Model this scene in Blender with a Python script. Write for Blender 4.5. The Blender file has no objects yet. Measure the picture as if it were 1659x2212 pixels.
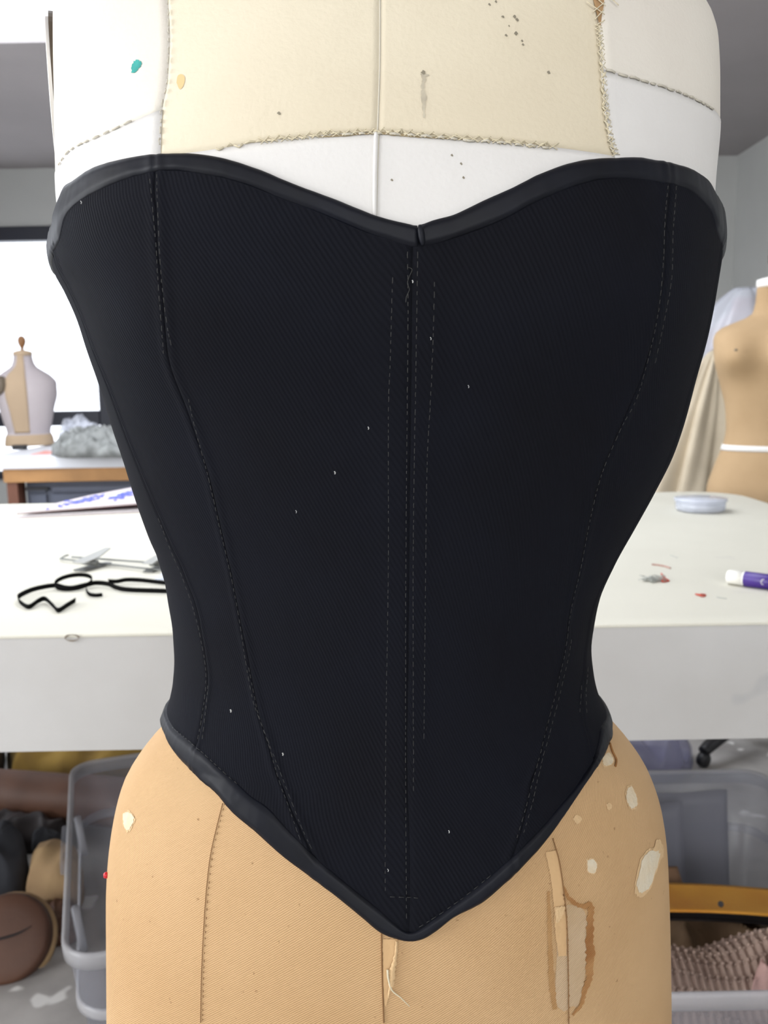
import bpy, bmesh, math, random
import numpy as np
from mathutils import Vector, Matrix, noise
from mathutils.bvhtree import BVHTree

# ------------------------------------------------------------------ camera, world, lights, exposure
F = 1850.0; W, H = 1659.0, 2212.0
CAM = np.array([0.0, 0.0, 1.24]); PITCH = math.radians(8.49); ROLL = math.radians(-1.05)
scene = bpy.context.scene
col = scene.collection
cam_d = bpy.data.cameras.new('camera'); cam = bpy.data.objects.new('camera', cam_d); col.objects.link(cam)
cam_d.sensor_fit = 'VERTICAL'; cam_d.sensor_height = 36.0; cam_d.sensor_width = 27.0
cam_d.lens = F / H * 36.0
cam_d.clip_start = 0.02
cam_d.dof.use_dof = True; cam_d.dof.focus_distance = 0.41; cam_d.dof.aperture_fstop = 17.0
cam.matrix_world = Matrix.Translation(CAM.tolist()) @ Matrix.Rotation(math.pi/2 - PITCH, 4, 'X') @ Matrix.Rotation(ROLL, 4, 'Z')
scene.camera = cam
scene.view_settings.view_transform = 'Standard'; scene.view_settings.look = 'None'
scene.view_settings.gamma = 1.0; scene.view_settings.use_curve_mapping = False
scene.view_settings.exposure = 0.0

world = bpy.data.worlds.new('sky'); scene.world = world; world.use_nodes = True
bg = world.node_tree.nodes['Background']; bg.inputs[0].default_value = (0.93, 0.96, 1.0, 1); bg.inputs[1].default_value = 3.0

def area_light(name, loc, target, sx, sy, power, color):
    l = bpy.data.lights.new(name, 'AREA'); l.shape = 'RECTANGLE'; l.size = sx; l.size_y = sy; l.energy = power; l.color = color
    o = bpy.data.objects.new(name, l); col.objects.link(o); o.location = loc
    o.rotation_euler = (Vector(target) - Vector(loc)).to_track_quat('-Z', 'Y').to_euler()
    return o
# daylight through the two windows of the left wall, the skylight, the back window and a window behind the photographer
area_light('daylight_window_near', (-3.75, -0.75, 1.75), (0, -0.75, 1.45), 2.8, 1.7, 150, (1.0, 0.985, 0.95))
area_light('daylight_window_far', (-3.75, 2.5, 1.75), (0, 2.5, 1.45), 2.6, 1.7, 45, (0.97, 0.98, 1.0))
area_light('daylight_skylight', (-1.15, 2.9, 3.25), (-1.15, 2.9, 0), 3.3, 3.0, 62, (0.98, 0.985, 1.0))
area_light('daylight_window_rear', (0.4, -2.95, 1.8), (0.4, 0, 1.3), 2.4, 1.5, 40, (1.0, 0.97, 0.92))

# ------------------------------------------------------------------ maths helpers
def Rx(a): c, s = math.cos(a), math.sin(a); return np.array([[1,0,0],[0,c,-s],[0,s,c]])
def Rz(a): c, s = math.cos(a), math.sin(a); return np.array([[c,-s,0],[s,c,0],[0,0,1]])
CR = Rx(math.pi/2 - PITCH) @ Rz(ROLL)
def ray(u, v): return CR @ np.array([(u-W/2)/F, -(v-H/2)/F, -1.0])
def at_z(u, v, z): d = ray(u, v); return CAM + d*(z-CAM[2])/d[2]      # the spot on a level at height z
def at_y(u, v, y): d = ray(u, v); return CAM + d*(y-CAM[1])/d[1]      # the spot on an upright plane y away
def pchip(x, y):
    x = np.asarray(x, float); y = np.asarray(y, float); h = np.diff(x); d = np.diff(y)/h
    m = np.zeros_like(y); m[0] = d[0]; m[-1] = d[-1]
    for i in range(1, len(x)-1):
        if d[i-1]*d[i] > 0:
            w1 = 2*h[i]+h[i-1]; w2 = h[i]+2*h[i-1]; m[i] = (w1+w2)/(w1/d[i-1]+w2/d[i])
    def f(q):
        q = np.clip(np.asarray(q, float), x[0], x[-1]); i = np.clip(np.searchsorted(x, q)-1, 0, len(x)-2)
        t = (q-x[i])/h[i]; t2 = t*t; t3 = t2*t
        return (2*t3-3*t2+1)*y[i]+(t3-2*t2+t)*h[i]*m[i]+(-2*t3+3*t2)*y[i+1]+(t3-t2)*h[i]*m[i+1]
    return f
def resample(pts, n):
    p = np.asarray(pts, float); s = np.r_[0, np.cumsum(np.linalg.norm(np.diff(p, axis=0), axis=1))]
    q = np.linspace(0, s[-1], n)
    return np.stack([np.interp(q, s, p[:, k]) for k in range(p.shape[1])], -1)
def smooth_path(pts, n):                                              # Catmull-Rom through the points
    p = np.asarray(pts, float); p = np.vstack([2*p[0]-p[1], p, 2*p[-1]-p[-2]]); out = []
    k = len(p)-3
    for i in range(n):
        t = i/(n-1)*k; j = min(int(t), k-1); t -= j; a, b, c, d = p[j:j+4]
        out.append(.5*((2*b)+(c-a)*t+(2*a-5*b+4*c-d)*t*t+(3*b-a-3*c+d)*t**3))
    return np.array(out)

# ------------------------------------------------------------------ materials
def lin(c): return tuple((x/255/12.92 if x/255 <= .04045 else ((x/255+.055)/1.055)**2.4) for x in c[:3]) + (1,)
def mat(name, c, rough=.7, var=0., vs=6., c2=None, bump=0., bs=300., metal=0., spec=.5, sheen=0., twill=0., tw_n=900., tw_rot=.5, tw_c=0., coat=0., coords='Object', specks=0., speck_c=(60,50,40), speck_s=60.):
    m = bpy.data.materials.new(name); m.use_nodes = True; nt = m.node_tree; N = nt.nodes; L = nt.links
    b = N['Principled BSDF']; b.inputs['Roughness'].default_value = rough; b.inputs['Metallic'].default_value = metal
    b.inputs['Specular IOR Level'].default_value = spec; b.inputs['Coat Weight'].default_value = coat
    b.inputs['Sheen Weight'].default_value = sheen; b.inputs['Sheen Roughness'].default_value = .4
    tc = N.new('ShaderNodeTexCoord'); co = tc.outputs[coords]
    base = lin(c); out = None
    if var or c2:
        n = N.new('ShaderNodeTexNoise'); n.inputs['Scale'].default_value = vs; n.inputs['Detail'].default_value = 6; L.new(co, n.inputs['Vector'])
        r = N.new('ShaderNodeValToRGB'); r.color_ramp.elements[0].position = .35; r.color_ramp.elements[1].position = .68
        hi = lin(c2) if c2 else tuple(min(1, k*(1+var)) for k in base[:3])+(1,)
        lo = base if c2 else tuple(k*(1-var) for k in base[:3])+(1,)
        r.color_ramp.elements[0].color = lo; r.color_ramp.elements[1].color = hi
        L.new(n.outputs['Fac'], r.inputs[0]); out = r.outputs[0]
    if specks:
        v = N.new('ShaderNodeTexNoise'); v.inputs['Scale'].default_value = speck_s; v.inputs['Detail'].default_value = 2; L.new(co, v.inputs['Vector'])
        r = N.new('ShaderNodeMapRange'); r.inputs[1].default_value = specks; r.inputs[2].default_value = specks+.04; L.new(v.outputs['Fac'], r.inputs[0])
        mx = N.new('ShaderNodeMix'); mx.data_type = 'RGBA'; L.new(r.outputs[0], mx.inputs[0])
        if out: L.new(out, mx.inputs[6])
        else: mx.inputs[6].default_value = base
        mx.inputs[7].default_value = lin(speck_c); out = mx.outputs[2]
    hgt = None
    if twill:
        mp = N.new('ShaderNodeMapping'); mp.inputs['Rotation'].default_value = (0, 0, tw_rot); L.new(tc.outputs['UV'], mp.inputs[0])
        wv = N.new('ShaderNodeTexWave'); wv.inputs['Scale'].default_value = tw_n; wv.inputs['Distortion'].default_value = .6
        wv.inputs['Detail'].default_value = 1; wv.inputs['Detail Scale'].default_value = 2; L.new(mp.outputs[0], wv.inputs['Vector']); hgt = wv.outputs['Fac']
        if tw_c:
            mx = N.new('ShaderNodeMix'); mx.data_type = 'RGBA'; mx.blend_type = 'MULTIPLY'; mx.inputs[0].default_value = 1
            mr = N.new('ShaderNodeMapRange'); mr.inputs[3].default_value = 1-tw_c; mr.inputs[4].default_value = 1+tw_c*.6; L.new(hgt, mr.inputs[0])
            if out: L.new(out, mx.inputs[6])
            else: mx.inputs[6].default_value = base
            cb = N.new('ShaderNodeCombineColor')
            for k in range(3): L.new(mr.outputs[0], cb.inputs[k])
            L.new(cb.outputs[0], mx.inputs[7]); out = mx.outputs[2]
    if out: L.new(out, b.inputs['Base Color'])
    else: b.inputs['Base Color'].default_value = base
    if bump or twill:
        bp = N.new('ShaderNodeBump'); bp.inputs['Distance'].default_value = .0006
        if twill: bp.inputs['Strength'].default_value = twill; L.new(hgt, bp.inputs['Height'])
        else:
            n2 = N.new('ShaderNodeTexNoise'); n2.inputs['Scale'].default_value = bs; n2.inputs['Detail'].default_value = 3; L.new(co, n2.inputs['Vector'])
            bp.inputs['Strength'].default_value = bump; L.new(n2.outputs['Fac'], bp.inputs['Height']); bp.inputs['Distance'].default_value = .002
        L.new(bp.outputs[0], b.inputs['Normal'])
    return m
def clear_mat(name, c, fac, rough=.25, spec=.5):
    m = bpy.data.materials.new(name); m.use_nodes = True; nt = m.node_tree; N = nt.nodes; L = nt.links
    b = N['Principled BSDF']; b.inputs['Base Color'].default_value = lin(c); b.inputs['Roughness'].default_value = rough; b.inputs['Specular IOR Level'].default_value = spec
    t = N.new('ShaderNodeBsdfTransparent'); t.inputs[0].default_value = (.95, .96, .98, 1)
    x = N.new('ShaderNodeMixShader'); x.inputs[0].default_value = fac
    L.new(t.outputs[0], x.inputs[1]); L.new(b.outputs[0], x.inputs[2]); L.new(x.outputs[0], N['Material Output'].inputs[0])
    return m

# ------------------------------------------------------------------ mesh helpers
def tag(o, label=None, cat=None, group=None, kind=None):
    if label: o['label'] = label
    if cat: o['category'] = cat
    if group: o['group'] = group
    if kind: o['kind'] = kind
    return o
def empty(name, loc, rz=0.):
    o = bpy.data.objects.new(name, None); col.objects.link(o); o.location = [float(k) for k in loc]; o.rotation_euler[2] = rz; o.empty_display_size = .05
    bpy.context.view_layer.update()
    return o
def mesh(name, V, Fc, m, parent=None, smooth=True, uv=None, solid=0., world_space=True):
    me = bpy.data.meshes.new(name); me.from_pydata([tuple(map(float, v)) for v in V], [], [tuple(map(int, f)) for f in Fc])
    if uv is not None:
        lay = me.uv_layers.new(name='uv'); idx = np.zeros(len(me.loops), int); me.loops.foreach_get('vertex_index', idx)
        lay.data.foreach_set('uv', np.asarray(uv, float)[idx].ravel())
    if smooth: me.polygons.foreach_set('use_smooth', [True]*len(me.polygons))
    me.materials.append(m); me.update()
    o = bpy.data.objects.new(name, me); col.objects.link(o)
    if parent is not None:
        o.parent = parent
        if world_space: o.matrix_parent_inverse = parent.matrix_world.inverted()
    if solid:
        s = o.modifiers.new('thickness', 'SOLIDIFY'); s.thickness = abs(solid); s.offset = -1 if solid > 0 else 1
    return o
def grid_faces(nu, nv, closed=False, base=0):
    fs = []
    for i in range(nu if closed else nu-1):
        for j in range(nv-1):
            a = i*nv+j; b = ((i+1) % nu)*nv+j
            fs.append((base+a, base+b, base+b+1, base+a+1))
    return fs
def grid(name, P, m, parent=None, closed=False, uv=None, solid=0., caps=False):
    nu, nv = P.shape[:2]; fs = grid_faces(nu, nv, closed)
    if caps: fs = fs + [tuple(i*nv for i in range(nu))[::-1], tuple(i*nv+nv-1 for i in range(nu))]
    return mesh(name, P.reshape(-1, 3), fs, m, parent, uv=None if uv is None else uv.reshape(-1, 2), solid=solid)
class MB:                                                             # gathers shapes into one mesh
    def __init__(s): s.v = []; s.f = []
    def add(s, V, Fc): b = len(s.v); s.v += [tuple(map(float, q)) for q in V]; s.f += [tuple(int(b+i) for i in f) for f in Fc]; return s
    def box(s, x0, x1, y0, y1, z0, z1):
        return s.add([(x0,y0,z0),(x1,y0,z0),(x1,y1,z0),(x0,y1,z0),(x0,y0,z1),(x1,y0,z1),(x1,y1,z1),(x0,y1,z1)],
                     [(3,2,1,0),(4,5,6,7),(0,1,5,4),(1,2,6,5),(2,3,7,6),(3,0,4,7)])
    def tube(s, pts, r, n=8, flat=1.0):
        p = np.asarray(pts, float); k = len(p); r = np.broadcast_to(np.asarray(r, float), (k,))
        T = np.gradient(p, axis=0); T /= np.linalg.norm(T, axis=1)[:, None]+1e-12
        up = np.array([0, 0, 1.]) if abs(T[0][2]) < .9 else np.array([1., 0, 0]); nrm = np.cross(T[0], up); nrm /= np.linalg.norm(nrm); V = []
        for i in range(k):
            nrm = nrm-T[i]*np.dot(nrm, T[i]); nrm /= np.linalg.norm(nrm)+1e-12; bn = np.cross(T[i], nrm)
            for a in range(n):
                t = 2*math.pi*a/n; V.append(p[i]+r[i]*(math.cos(t)*nrm+math.sin(t)*bn*flat))
        fs = [(i*n+a, i*n+(a+1) % n, (i+1)*n+(a+1) % n, (i+1)*n+a) for i in range(k-1) for a in range(n)]
        fs += [tuple(range(n))[::-1], tuple((k-1)*n+a for a in range(n))]
        return s.add(V, fs)
    def lathe(s, prof, c, n=32, axis=None):
        V = []; k = len(prof)
        for r, z in prof:
            for a in range(n): t = 2*math.pi*a/n; V.append((c[0]+r*math.cos(t), c[1]+r*math.sin(t), c[2]+z))
        if axis is not None:
            q = Vector((0, 0, 1)).rotation_difference(Vector(axis).normalized()); cc = Vector(c); V = [cc+q @ (Vector(v)-cc) for v in V]
        fs = [(i*n+a, i*n+(a+1) % n, (i+1)*n+(a+1) % n, (i+1)*n+a) for i in range(k-1) for a in range(n)]
        fs += [tuple(range(n))[::-1], tuple((k-1)*n+a for a in range(n))]
        return s.add(V, fs)
    def loops(s, rings, cap=True):                                    # closed rings of equal length
        n = len(rings[0]); V = [q for r in rings for q in r]
        fs = [(i*n+a, i*n+(a+1) % n, (i+1)*n+(a+1) % n, (i+1)*n+a) for i in range(len(rings)-1) for a in range(n)]
        if cap: fs += [tuple(range(n))[::-1], tuple((len(rings)-1)*n+a for a in range(n))]
        return s.add(V, fs)
    def build(s, name, m, parent=None, smooth=False, solid=0., bevel=0.):
        o = mesh(name, s.v, s.f, m, parent, smooth=smooth, solid=solid)
        if bevel:
            bv = o.modifiers.new('bevel', 'BEVEL'); bv.width = bevel; bv.segments = 3; bv.limit_method = 'ANGLE'
        return o
def smooth_by_angle(o, deg=40):
    me = o.data; bm = bmesh.new(); bm.from_mesh(me)
    for f in bm.faces: f.smooth = True
    for e in bm.edges:
        if len(e.link_faces) == 2 and e.calc_face_angle(0) > math.radians(deg): e.smooth = False
    bm.to_mesh(me); bm.free(); return o
def rrect(w, l, r, n=6, cx=0, cy=0):
    pts = []
    for sx, sy, a0 in ((1,1,0),(-1,1,90),(-1,-1,180),(1,-1,270)):
        for k in range(n+1):
            a = math.radians(a0+90*k/n); pts.append((cx+sx*(w/2-r)+r*math.cos(a), cy+sy*(l/2-r)+r*math.sin(a)))
    return pts
def fnoise(x, y, z, s=1., oct=3): return noise.fractal(Vector((x*s, y*s, z*s)), .9, 2., oct)

# ------------------------------------------------------------------ the room
M = {}
M['ceiling'] = mat('ceiling_paint', (178,172,172), .9, var=.04, vs=2)
M['wall'] = mat('wall_paint', (205,206,203), .85, var=.03, vs=2)
M['floor'] = mat('painted_concrete', (188,184,180), .6, c2=(148,144,140), vs=5, bump=.3, bs=30, specks=.66, speck_c=(228,226,222), speck_s=9)
M['frame'] = mat('dark_window_metal', (38,40,52), .4)
M['glass'] = clear_mat('window_glass', (235,240,245), .06, .02)
CZ = 2.9
YB = float(at_z(60, 364, CZ)[1]); XR = float(at_y(1590, 420, YB)[0]); XL = -3.62; YF = -2.8
tag(MB().box(XL-.15, XR+.15, YF-.15, YB+.15, -.1, 0).build('floor', M['floor']), 'grey white painted concrete floor with worn stains', kind='structure')
# ceiling with the skylight opening
sx0, sx1, sy0 = -2.85, .55, 1.35; sy1 = float(at_z(60, 92, CZ)[1])
c = MB().box(XL-.15, sx0, YF-.15, YB+.15, CZ, CZ+.12).box(sx1, XR+.15, YF-.15, YB+.15, CZ, CZ+.12).box(sx0, sx1, YF-.15, sy0, CZ, CZ+.12).box(sx0, sx1, sy1, YB+.15, CZ, CZ+.12)
tag(c.build('ceiling', M['ceiling']), 'flat grey ceiling with a skylight opening', kind='structure')
sk = tag(empty('window_2', (sx0, sy0, CZ)), 'bright skylight set in the ceiling at upper left', kind='structure')
k = MB().box(sx0-.05, sx0, sy0, sy1, CZ+.12, CZ+.3).box(sx1, sx1+.05, sy0, sy1, CZ+.12, CZ+.3).box(sx0-.05, sx1+.05, sy0-.05, sy0, CZ+.12, CZ+.3).box(sx0-.05, sx1+.05, sy1, sy1+.05, CZ+.12, CZ+.3)
k.build('skylight_curb', M['wall'], sk)
MB().box(sx0, sx1, sy0, sy1, CZ+.22, CZ+.23).build('pane', M['glass'], sk)
# back wall with the window at the left
wz1 = float(at_y(50, 490, YB)[2]); wz0 = .55; wx0 = -3.35; wx1 = float(at_y(290, 700, YB)[0])
w = MB().box(XL-.15, wx0, YB, YB+.15, 0, CZ).box(wx1, XR+.15, YB, YB+.15, 0, CZ).box(wx0, wx1, YB, YB+.15, wz1, CZ).box(wx0, wx1, YB, YB+.15, 0, wz0)
tag(w.build('wall_back', M['wall']), 'plain pale grey back wall around the dark framed window', kind='structure')
tag(MB().box(XR, XR+.15, YF-.15, YB, 0, CZ).build('wall_right', M['wall']), 'plain pale grey side wall meeting the back wall', kind='structure')
l = MB().box(XL-.15, XL, YF-.15, YB, 0, .9).box(XL-.15, XL, YF-.15, YB, 2.6, CZ)
for a, b in ((YF-.15, -2.15), (.65, 1.2), (3.8, YB)): l.box(XL-.15, XL, a, b, .9, 2.6)
tag(l.build('wall_left', M['wall']), 'side wall with two large window openings', kind='structure')
f = MB().box(XL-.15, -.8, YF-.15, YF, 0, CZ).box(1.6, XR+.15, YF-.15, YF, 0, CZ).box(-.8, 1.6, YF-.15, YF, 0, 1.05).box(-.8, 1.6, YF-.15, YF, 2.55, CZ)
tag(f.build('wall_front', M['wall']), 'wall behind the photographer with a window opening', kind='structure')
def window(name, label, frame, pane):
    e = tag(empty(name, (0, 0, 0)), label, kind='structure')
    for b in frame: MB().box(*b).build('window_frame', M['frame'], e, bevel=.006)
    for b in pane: MB().box(*b).build('pane', M['glass'], e)
gz1 = float(at_y(50, 521, YB)[2]); mz1 = float(at_y(150, 888, YB)[2]); mz0 = float(at_y(150, 919, YB)[2]); gx1 = float(at_y(215, 850, YB)[0]); bx = at_y(206, 930, YB)[0]
window('window_1', 'dark framed window full of white daylight in the back wall',
       [(wx0, wx1, YB-.03, YB+.07, gz1, wz1), (gx1, wx1, YB-.03, YB+.07, wz0, gz1), (wx0, gx1, YB-.035, YB+.075, mz0, mz1), (wx0, wx0+.07, YB-.03, YB+.07, wz0, gz1), (wx0, gx1, YB-.03, YB+.07, wz0, wz0+.06)],
       [(wx0+.07, gx1, YB+.015, YB+.025, mz1, gz1), (wx0+.07, gx1, YB+.015, YB+.025, wz0+.06, mz0)])
for i, (a, b) in enumerate(((-2.15, .65), (1.2, 3.8))):
    window('window_%d' % (3+i), 'large daylight window in the left side wall', [(XL-.12, XL-.04, a, b, .9, .97), (XL-.12, XL-.04, a, b, 2.53, 2.6), (XL-.12, XL-.04, a, a+.07, .97, 2.53), (XL-.12, XL-.04, b-.07, b, .97, 2.53)], [(XL-.085, XL-.08, a+.07, b-.07, .97, 2.53)])
window('window_5', 'window in the wall behind the photographer', [(-.8, 1.6, YF-.12, YF-.04, 1.05, 1.12), (-.8, 1.6, YF-.12, YF-.04, 2.48, 2.55), (-.8, -.73, YF-.12, YF-.04, 1.12, 2.48), (1.53, 1.6, YF-.12, YF-.04, 1.12, 2.48)], [(-.73, 1.53, YF-.085, YF-.08, 1.12, 2.48)])

# ------------------------------------------------------------------ the dress form in front: its surface as a function of bearing and height
CY = 0.49; NE = 2.25
ZF = [.72,.74,.82,.86,.89,.92,.95,.97,.99,1.01,1.03,1.045,1.06,1.08,1.11,1.16,1.22,1.28,1.34,1.37,1.39,1.41,1.42,1.43,1.44,1.452,1.465,1.48,1.50,1.56]
AL = [.172,.1844,.1782,.1751,.1731,.1713,.1694,.1671,.1634,.1574,.1440,.1290,.1235,.1190,.1195,.1290,.1430,.1550,.1674,.1673,.1668,.1666,.1664,.1661,.164,.155,.125,.085,.060,.054]
AR = [.165,.175,.1714,.1697,.1684,.167,.1653,.1639,.1609,.1543,.1410,.1265,.1200,.1150,.1165,.1370,.1610,.1730,.1755,.178,.1781,.1773,.1749,.1686,.158,.140,.110,.080,.060,.054]
ZC = [.88,.92,.95,.97,.985,1.0,1.01,1.02,1.03,1.04,1.05,1.06,1.075,1.09,1.105,1.12,1.14,1.16,1.18,1.2,1.22,1.24,1.26,1.275,1.29,1.3,1.31,1.32,1.33,1.34,1.35,1.40]
ACL = [.1737,.1713,.1694,.1669,.1634,.1572,.1518,.1463,.1393,.1329,.1317,.1277,.124,.1225,.1227,.1241,.1261,.133,.1386,.1432,.1482,.1525,.1577,.1614,.1673,.172,.1736,.1732,.1701,.1692,.169,.169]
ACR = [.1688,.167,.1653,.1637,.1612,.1584,.1542,.1475,.1397,.1313,.1282,.1232,.1197,.1182,.1198,.1225,.1307,.1415,.1519,.1609,.1666,.1707,.1751,.1775,.1796,.1809,.1817,.1806,.1785,.178,.179,.180]
fAL, fAR, cAL, cAR = pchip(ZF, AL), pchip(ZF, AR), pchip(ZC, ACL), pchip(ZC, ACR)
BF = pchip([.70,.80,.88,.95,1.02,1.08,1.15,1.22,1.28,1.33,1.38,1.43,1.46,1.50,1.56], [.095,.108,.116,.114,.100,.088,.092,.107,.121,.120,.106,.085,.068,.055,.054])
BB = pchip([.70,.85,.95,1.02,1.08,1.2,1.32,1.43,1.47,1.50,1.56], [.10,.125,.115,.09,.075,.09,.10,.085,.06,.055,.054])
def _shape(ph, al, ar, bf, bb, z, bust):
    s, c = np.sin(ph), np.cos(ph); e = 2/NE
    S = np.sign(s)*np.abs(s)**e; C = np.sign(c)*np.abs(c)**e
    x = np.where(S < 0, al, ar)*S; y = CY-np.where(C > 0, bf, bb)*C
    b = bust*np.exp(-((z-1.283)/.042)**2)*(np.exp(-((ph-.62)/.36)**2)+np.exp(-((ph+.62)/.36)**2))
    return np.stack([x, y-b, z+0*x], -1)
def form_s(ph, z): ph, z = np.broadcast_arrays(np.asarray(ph, float), np.asarray(z, float)); return _shape(ph, fAL(z), fAR(z), BF(z), BB(z), z, .010)
def cors_s(ph, z):
    ph, z = np.broadcast_arrays(np.asarray(ph, float), np.asarray(z, float))
    return _shape(ph, np.maximum(cAL(z), fAL(z)+.0025), np.maximum(cAR(z), fAR(z)+.0025), BF(z)+.0035, BB(z)+.0035, z, .0105)
def normal(s, ph, z):
    e = 1e-3; a = s(ph+e, z)-s(ph-e, z); b = s(ph, z+e)-s(ph, z-e); n = np.cross(a, b); return n/(np.linalg.norm(n, axis=-1, keepdims=True)+1e-12)
class Caster:                                                        # from a sight line to (bearing, height) on a surface
    def __init__(self, s, z0, z1):
        self.s = s; self.ph = np.radians(np.linspace(-125, 125, 251)); self.z = np.linspace(z0, z1, 301)
        P = s(self.ph[:, None], self.z[None, :]); self.nv = 301
        self.b = BVHTree.FromPolygons([tuple(p) for p in P.reshape(-1, 3)], grid_faces(251, 301))
    def one(self, u, v):
        du = 1 if u < 830 else -1
        for k in range(400):
            h = self.b.ray_cast(Vector(CAM), Vector(ray(u+du*k*.5, v)))
            if h[0] is not None:
                i = h[2]//(self.nv-1); z = h[0].z; p0 = self.s(self.ph[i], z); p1 = self.s(self.ph[i+1], z); d = p1-p0
                t = float(np.dot(np.array(h[0])-p0, d)/np.dot(d, d)); return self.ph[i]+t*(self.ph[i+1]-self.ph[i]), z
        raise RuntimeError('no hit %s %s' % (u, v))
    def __call__(self, pts): return np.array([self.one(u, v) for u, v in pts])
form_c = Caster(form_s, .74, 1.47); cors_c = Caster(cors_s, .9, 1.4)
def curve_z(tz):                                                      # height as a function of bearing
    o = np.argsort(tz[:, 0]); a = tz[o]; keep = np.r_[True, np.diff(a[:, 0]) > 1e-3]; return pchip(a[keep, 0], a[keep, 1])
def curve_p(tz):                                                      # bearing as a function of height
    o = np.argsort(tz[:, 1]); a = tz[o]; keep = np.r_[True, np.diff(a[:, 1]) > 1e-3]; return pchip(a[keep, 1], a[keep, 0])
def region(s, pl, pr, zlo, zhi, nu, nv, off):
    a = np.linspace(0, 1, nu)[:, None]; w = np.linspace(0, 1, nv)[None, :]
    z = np.full((nu, nv), 1.2); ph = np.zeros((nu, nv))
    for _ in range(12):
        ph = pl(z)*(1-a)+pr(z)*a; z = zlo(ph)*(1-w)+zhi(ph)*w
    o = off(ph, z) if callable(off) else off
    P = s(ph, z)+normal(s, ph, z)*np.asarray(o)[..., None] if np.ndim(o) else s(ph, z)+normal(s, ph, z)*o
    return P, np.stack([ph*.15, z], -1)
const = lambda v: (lambda q: np.full(np.shape(q), float(v)))
def on(s, tz, off): tz = np.asarray(tz); return s(tz[:, 0], tz[:, 1])+normal(s, tz[:, 0], tz[:, 1])*(np.asarray(off)[:, None] if np.ndim(off) else off)
def dashes(mb, P, r, dash, gap, jit=0., rnd=random.Random(3)):
    P = np.asarray(P); L = np.r_[0, np.cumsum(np.linalg.norm(np.diff(P, axis=0), axis=1))]; t = 0.
    at = lambda q: np.array([np.interp(q, L, P[:, k]) for k in range(3)])
    while t+dash < L[-1]:
        d = dash*rnd.uniform(.6, 1.2); a, b = at(t), at(t+d); m = (a+b)/2; j = np.array([rnd.uniform(-jit, jit), 0, rnd.uniform(-jit, jit)])
        mb.tube([a, m+j+np.array([0, -r*.6, 0]), b], r, 4); t += d+gap*rnd.uniform(.7, 1.5)
def radial_patch(name, s, cst, pts, m, off, parent, seed=0, rag=0., rings=5, n=40):
    p = smooth_path(list(pts)+[pts[0]], n+1)[:-1]; c = p.mean(0); rnd = random.Random(seed)
    p = c+(p-c)*np.array([[1+rag*rnd.uniform(-1, 1)] for _ in range(n)])
    V = [on(s, cst([c]), off)[0]]
    for k in range(1, rings+1): V += list(on(s, cst(c+(p-c)*k/rings), off))
    fs = [(0, 1+a, 1+(a+1) % n) for a in range(n)]
    for k in range(rings-1):
        fs += [(1+k*n+a, 1+(k+1)*n+a, 1+(k+1)*n+(a+1) % n, 1+k*n+(a+1) % n) for a in range(n)]
    V = np.array(V); return mesh(name, V, fs, m, parent, uv=V[:, [0, 2]])
def ribbon(name, s, cst, pts, widths, m, off, parent, n=40, rag=0., seed=1, puff=0., across=2):
    p = smooth_path(pts, n); wd = np.interp(np.linspace(0, 1, n), np.linspace(0, 1, len(widths)), widths); rnd = random.Random(seed)
    T = np.gradient(p, axis=0); T /= np.linalg.norm(T, axis=1)[:, None]; Nn = np.stack([-T[:, 1], T[:, 0]], -1); P = []
    ja = [1+rag*rnd.uniform(-1, 1) for _ in range(n)]; jb = [1+rag*rnd.uniform(-1, 1) for _ in range(n)]
    for q in np.linspace(-1, 1, across+1):
        pp = p+Nn*(wd*np.where(q < 0, ja, jb)*q/2)[:, None]; P.append(on(s, cst(pp), off+puff*(1-q*q)))
    P = np.array(P); return grid(name, P, m, parent, uv=P[..., [0, 2]])

M['linen'] = mat('tan_linen', (216,178,132), .85, c2=(204,165,118), vs=9, twill=.45, tw_n=330, tw_rot=.95, tw_c=.10, specks=.73, speck_c=(176,138,96), speck_s=260)
M['cream'] = mat('cream_calico', (240,230,205), .9, c2=(228,216,190), vs=7, bump=.12, bs=500, specks=.735, speck_c=(150,140,120), speck_s=80)
M['cream_light'] = mat('pale_cream_calico', (243,238,226), .9, c2=(232,224,212), vs=6, bump=.12, bs=500)
M['white'] = mat('white_cotton', (240,238,234), .9, c2=(228,225,221), vs=6, bump=.1, bs=500, specks=.75, speck_c=(150,145,140), speck_s=70)
M['thread_cream'] = mat('cream_thread', (225,214,185), .8)
M['thread_shadow'] = mat('grey_shade_thread', (212,206,190), .8)  # grey tone painting shade along the seams, also used for grey stitches
M['seam_dark'] = mat('brown_seam_thread', (140,104,66), .9)
M['gap'] = mat('bare_wood_wool', (186,150,108), .9, var=.2, vs=120)
M['worn'] = mat('worn_white_padding', (226,214,190), .9, c2=(226,202,164), vs=60, bump=.4, bs=300)
M['worn_edge'] = mat('frayed_linen', (222,188,142), .9, bump=.5, bs=400)
M['stain'] = mat('brown_water_stain', (160,108,58), .85, c2=(184,136,84), vs=70, twill=.4, tw_n=330, tw_rot=.95, tw_c=.08)
M['stain_light'] = mat('faint_water_stain', (190,148,98), .85, c2=(182,138,88), vs=70, twill=.4, tw_n=330, tw_rot=.95, tw_c=.08)
M['stain_in'] = mat('washed_out_linen', (208,180,146), .85, c2=(200,170,132), vs=40, twill=.4, tw_n=330, tw_rot=.95, tw_c=.08)
M['tape_pale'] = mat('pale_torn_tape', (216,178,130), .85, bump=.3, bs=200)
M['green'] = mat('green_ink', (70,168,160), .9, var=.15, vs=200)
M['orange'] = mat('orange_stain', (240,205,150), .9)
M['smudge'] = mat('grey_smudge', (190,180,160), .9, c2=(214,205,182), vs=150)
M['dark_dot'] = mat('dark_dot', (146,138,120), .9)
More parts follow.
